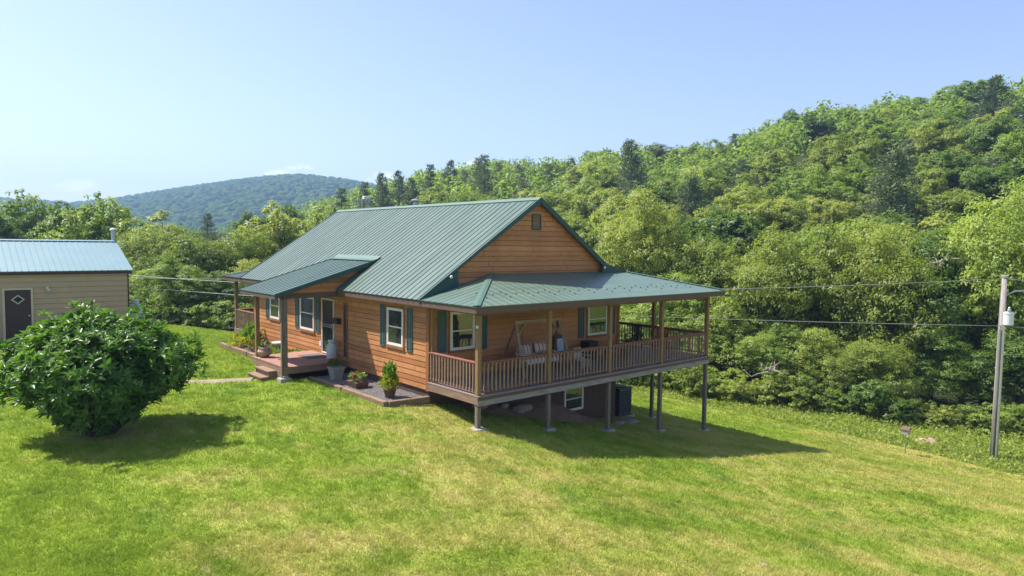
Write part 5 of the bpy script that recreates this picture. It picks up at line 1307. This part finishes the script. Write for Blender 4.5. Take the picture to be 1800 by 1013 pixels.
g_o = npmesh('grass', V.reshape(-1, 3), np.arange(n * 3).reshape(-1, 3), blade_mat())
tag(g_o, 'short mown grass blades covering the lawn', 'grass', kind='stuff')

# ---------------------------------------------------------------- haze, sky and sun
hz = MB(); hz.box(-3300, 3300, -3300, 3300, -60, 260); ho = build('haze', hz, None) if False else None
me = bpy.data.meshes.new('haze'); me.from_pydata(hz.v, [], hz.f); hm = bpy.data.materials.new('haze_air'); hm.use_nodes = True; nt = hm.node_tree; nt.nodes.clear()
out = nt.nodes.new('ShaderNodeOutputMaterial'); pv = nt.nodes.new('ShaderNodeVolumePrincipled'); pv.inputs['Color'].default_value = (.42, .64, 1, 1); pv.inputs['Density'].default_value = .00040; pv.inputs['Anisotropy'].default_value = .2
nt.links.new(pv.outputs[0], out.inputs['Volume']); me.materials.append(hm)
ho = link(bpy.data.objects.new('haze', me)); tag(ho, 'thin bluish summer haze over the valley', 'haze', kind='stuff')

SUN = Vector((-.3014, .4727, .8281)); el = math.asin(SUN.z); rot = math.atan2(SUN.x, SUN.y)
w = bpy.data.worlds.new('World'); S.world = w; w.use_nodes = True; nt = w.node_tree; bg = nt.nodes['Background']
sky = N(nt, 'ShaderNodeTexSky', sky_type='NISHITA'); sky.sun_disc = False; sky.sun_elevation = el; sky.sun_rotation = rot; sky.air_density = 1.0; sky.dust_density = 1.4; sky.ozone_density = 1.3; sky.altitude = 400
# a few low clouds near the horizon
tc = N(nt, 'ShaderNodeTexCoord')
def cloud(u, v, su, sv, seed, gain):
    d_ = (F3 * 1.0 + R4 * (u - 900) / 1196 - U4 * (v - 506.5) / 1196).normalized()
    r_ = d_.cross(Vector((0, 0, 1))).normalized(); q_ = r_.cross(d_)
    vs = N(nt, 'ShaderNodeVectorMath', operation='SUBTRACT'); vs.inputs[1].default_value = d_; L(nt, tc.outputs['Generated'], vs.inputs[0])
    def comp(ax, s__):
        dt = N(nt, 'ShaderNodeVectorMath', operation='DOT_PRODUCT'); dt.inputs[1].default_value = ax / s__; L(nt, vs.outputs[0], dt.inputs[0]); p = N(nt, 'ShaderNodeMath', operation='POWER'); p.inputs[1].default_value = 2; L(nt, dt.outputs['Value'], p.inputs[0]); return p.outputs[0]
    tilt = (r_ + q_ * .25).normalized(); qt = (q_ - r_ * .25).normalized()
    s1 = N(nt, 'ShaderNodeMath', operation='ADD'); L(nt, comp(tilt, su / 1196), s1.inputs[0]); L(nt, comp(qt, sv / 1196), s1.inputs[1])
    nn = N(nt, 'ShaderNodeTexNoise'); nn.inputs['Scale'].default_value = 42; nn.inputs['Detail'].default_value = 5; nn.inputs['Roughness'].default_value = .6
    mp = N(nt, 'ShaderNodeMapping'); mp.inputs['Location'].default_value = (seed, seed, 0); mp.inputs['Scale'].default_value = (1, 1, 1.8); L(nt, tc.outputs['Generated'], mp.inputs['Vector']); L(nt, mp.outputs[0], nn.inputs['Vector'])
    ma = N(nt, 'ShaderNodeMath', operation='MULTIPLY_ADD'); ma.inputs[1].default_value = 3.4; L(nt, nn.outputs['Fac'], ma.inputs[0]); ma.inputs[2].default_value = -1.1
    sb = N(nt, 'ShaderNodeMath', operation='SUBTRACT'); L(nt, ma.outputs[0], sb.inputs[0]); L(nt, s1.outputs[0], sb.inputs[1])
    cl_ = N(nt, 'ShaderNodeMath', operation='MULTIPLY', use_clamp=True); L(nt, sb.outputs[0], cl_.inputs[0]); cl_.inputs[1].default_value = gain; return cl_.outputs[0]
cs_ = [cloud(508, 300, 48, 12, 1.0, .8), cloud(128, 325, 42, 14, 3.0, .45), cloud(668, 312, 36, 12, 5., .8), cloud(820, 290, 34, 8, 9., .6)]
acc = cs_[0]
for c_ in cs_[1:]:
    mxx = N(nt, 'ShaderNodeMath', operation='MAXIMUM'); L(nt, acc, mxx.inputs[0]); L(nt, c_, mxx.inputs[1]); acc = mxx.outputs[0]
tint = N(nt, 'ShaderNodeMixRGB', blend_type='MULTIPLY'); tint.inputs['Fac'].default_value = 1; L(nt, sky.outputs[0], tint.inputs[1]); tint.inputs[2].default_value = (1.07, .965, 1.01, 1)
mix = N(nt, 'ShaderNodeMixRGB'); L(nt, acc, mix.inputs['Fac']); L(nt, tint.outputs[0], mix.inputs[1]); mix.inputs[2].default_value = (9.6, 8.8, 9.1, 1)
L(nt, mix.outputs[0], bg.inputs['Color']); bg.inputs['Strength'].default_value = .108
sl = bpy.data.lights.new('sun', 'SUN'); sl.energy = 4.8; sl.angle = R_(.55); sl.color = (1, .95, .87); so = link(bpy.data.objects.new('sun', sl)); so.rotation_euler = (-SUN).to_track_quat('-Z', 'Y').to_euler(); so.location = (0, 0, 60)

S.view_settings.view_transform = 'Standard'; S.view_settings.look = 'None'; S.view_settings.gamma = 1; S.view_settings.exposure = 1.05
S.cycles.max_bounces = 6; S.cycles.diffuse_bounces = 4; S.cycles.volume_bounces = 0; S.cycles.transmission_bounces = 3
S.cycles.use_denoising = True
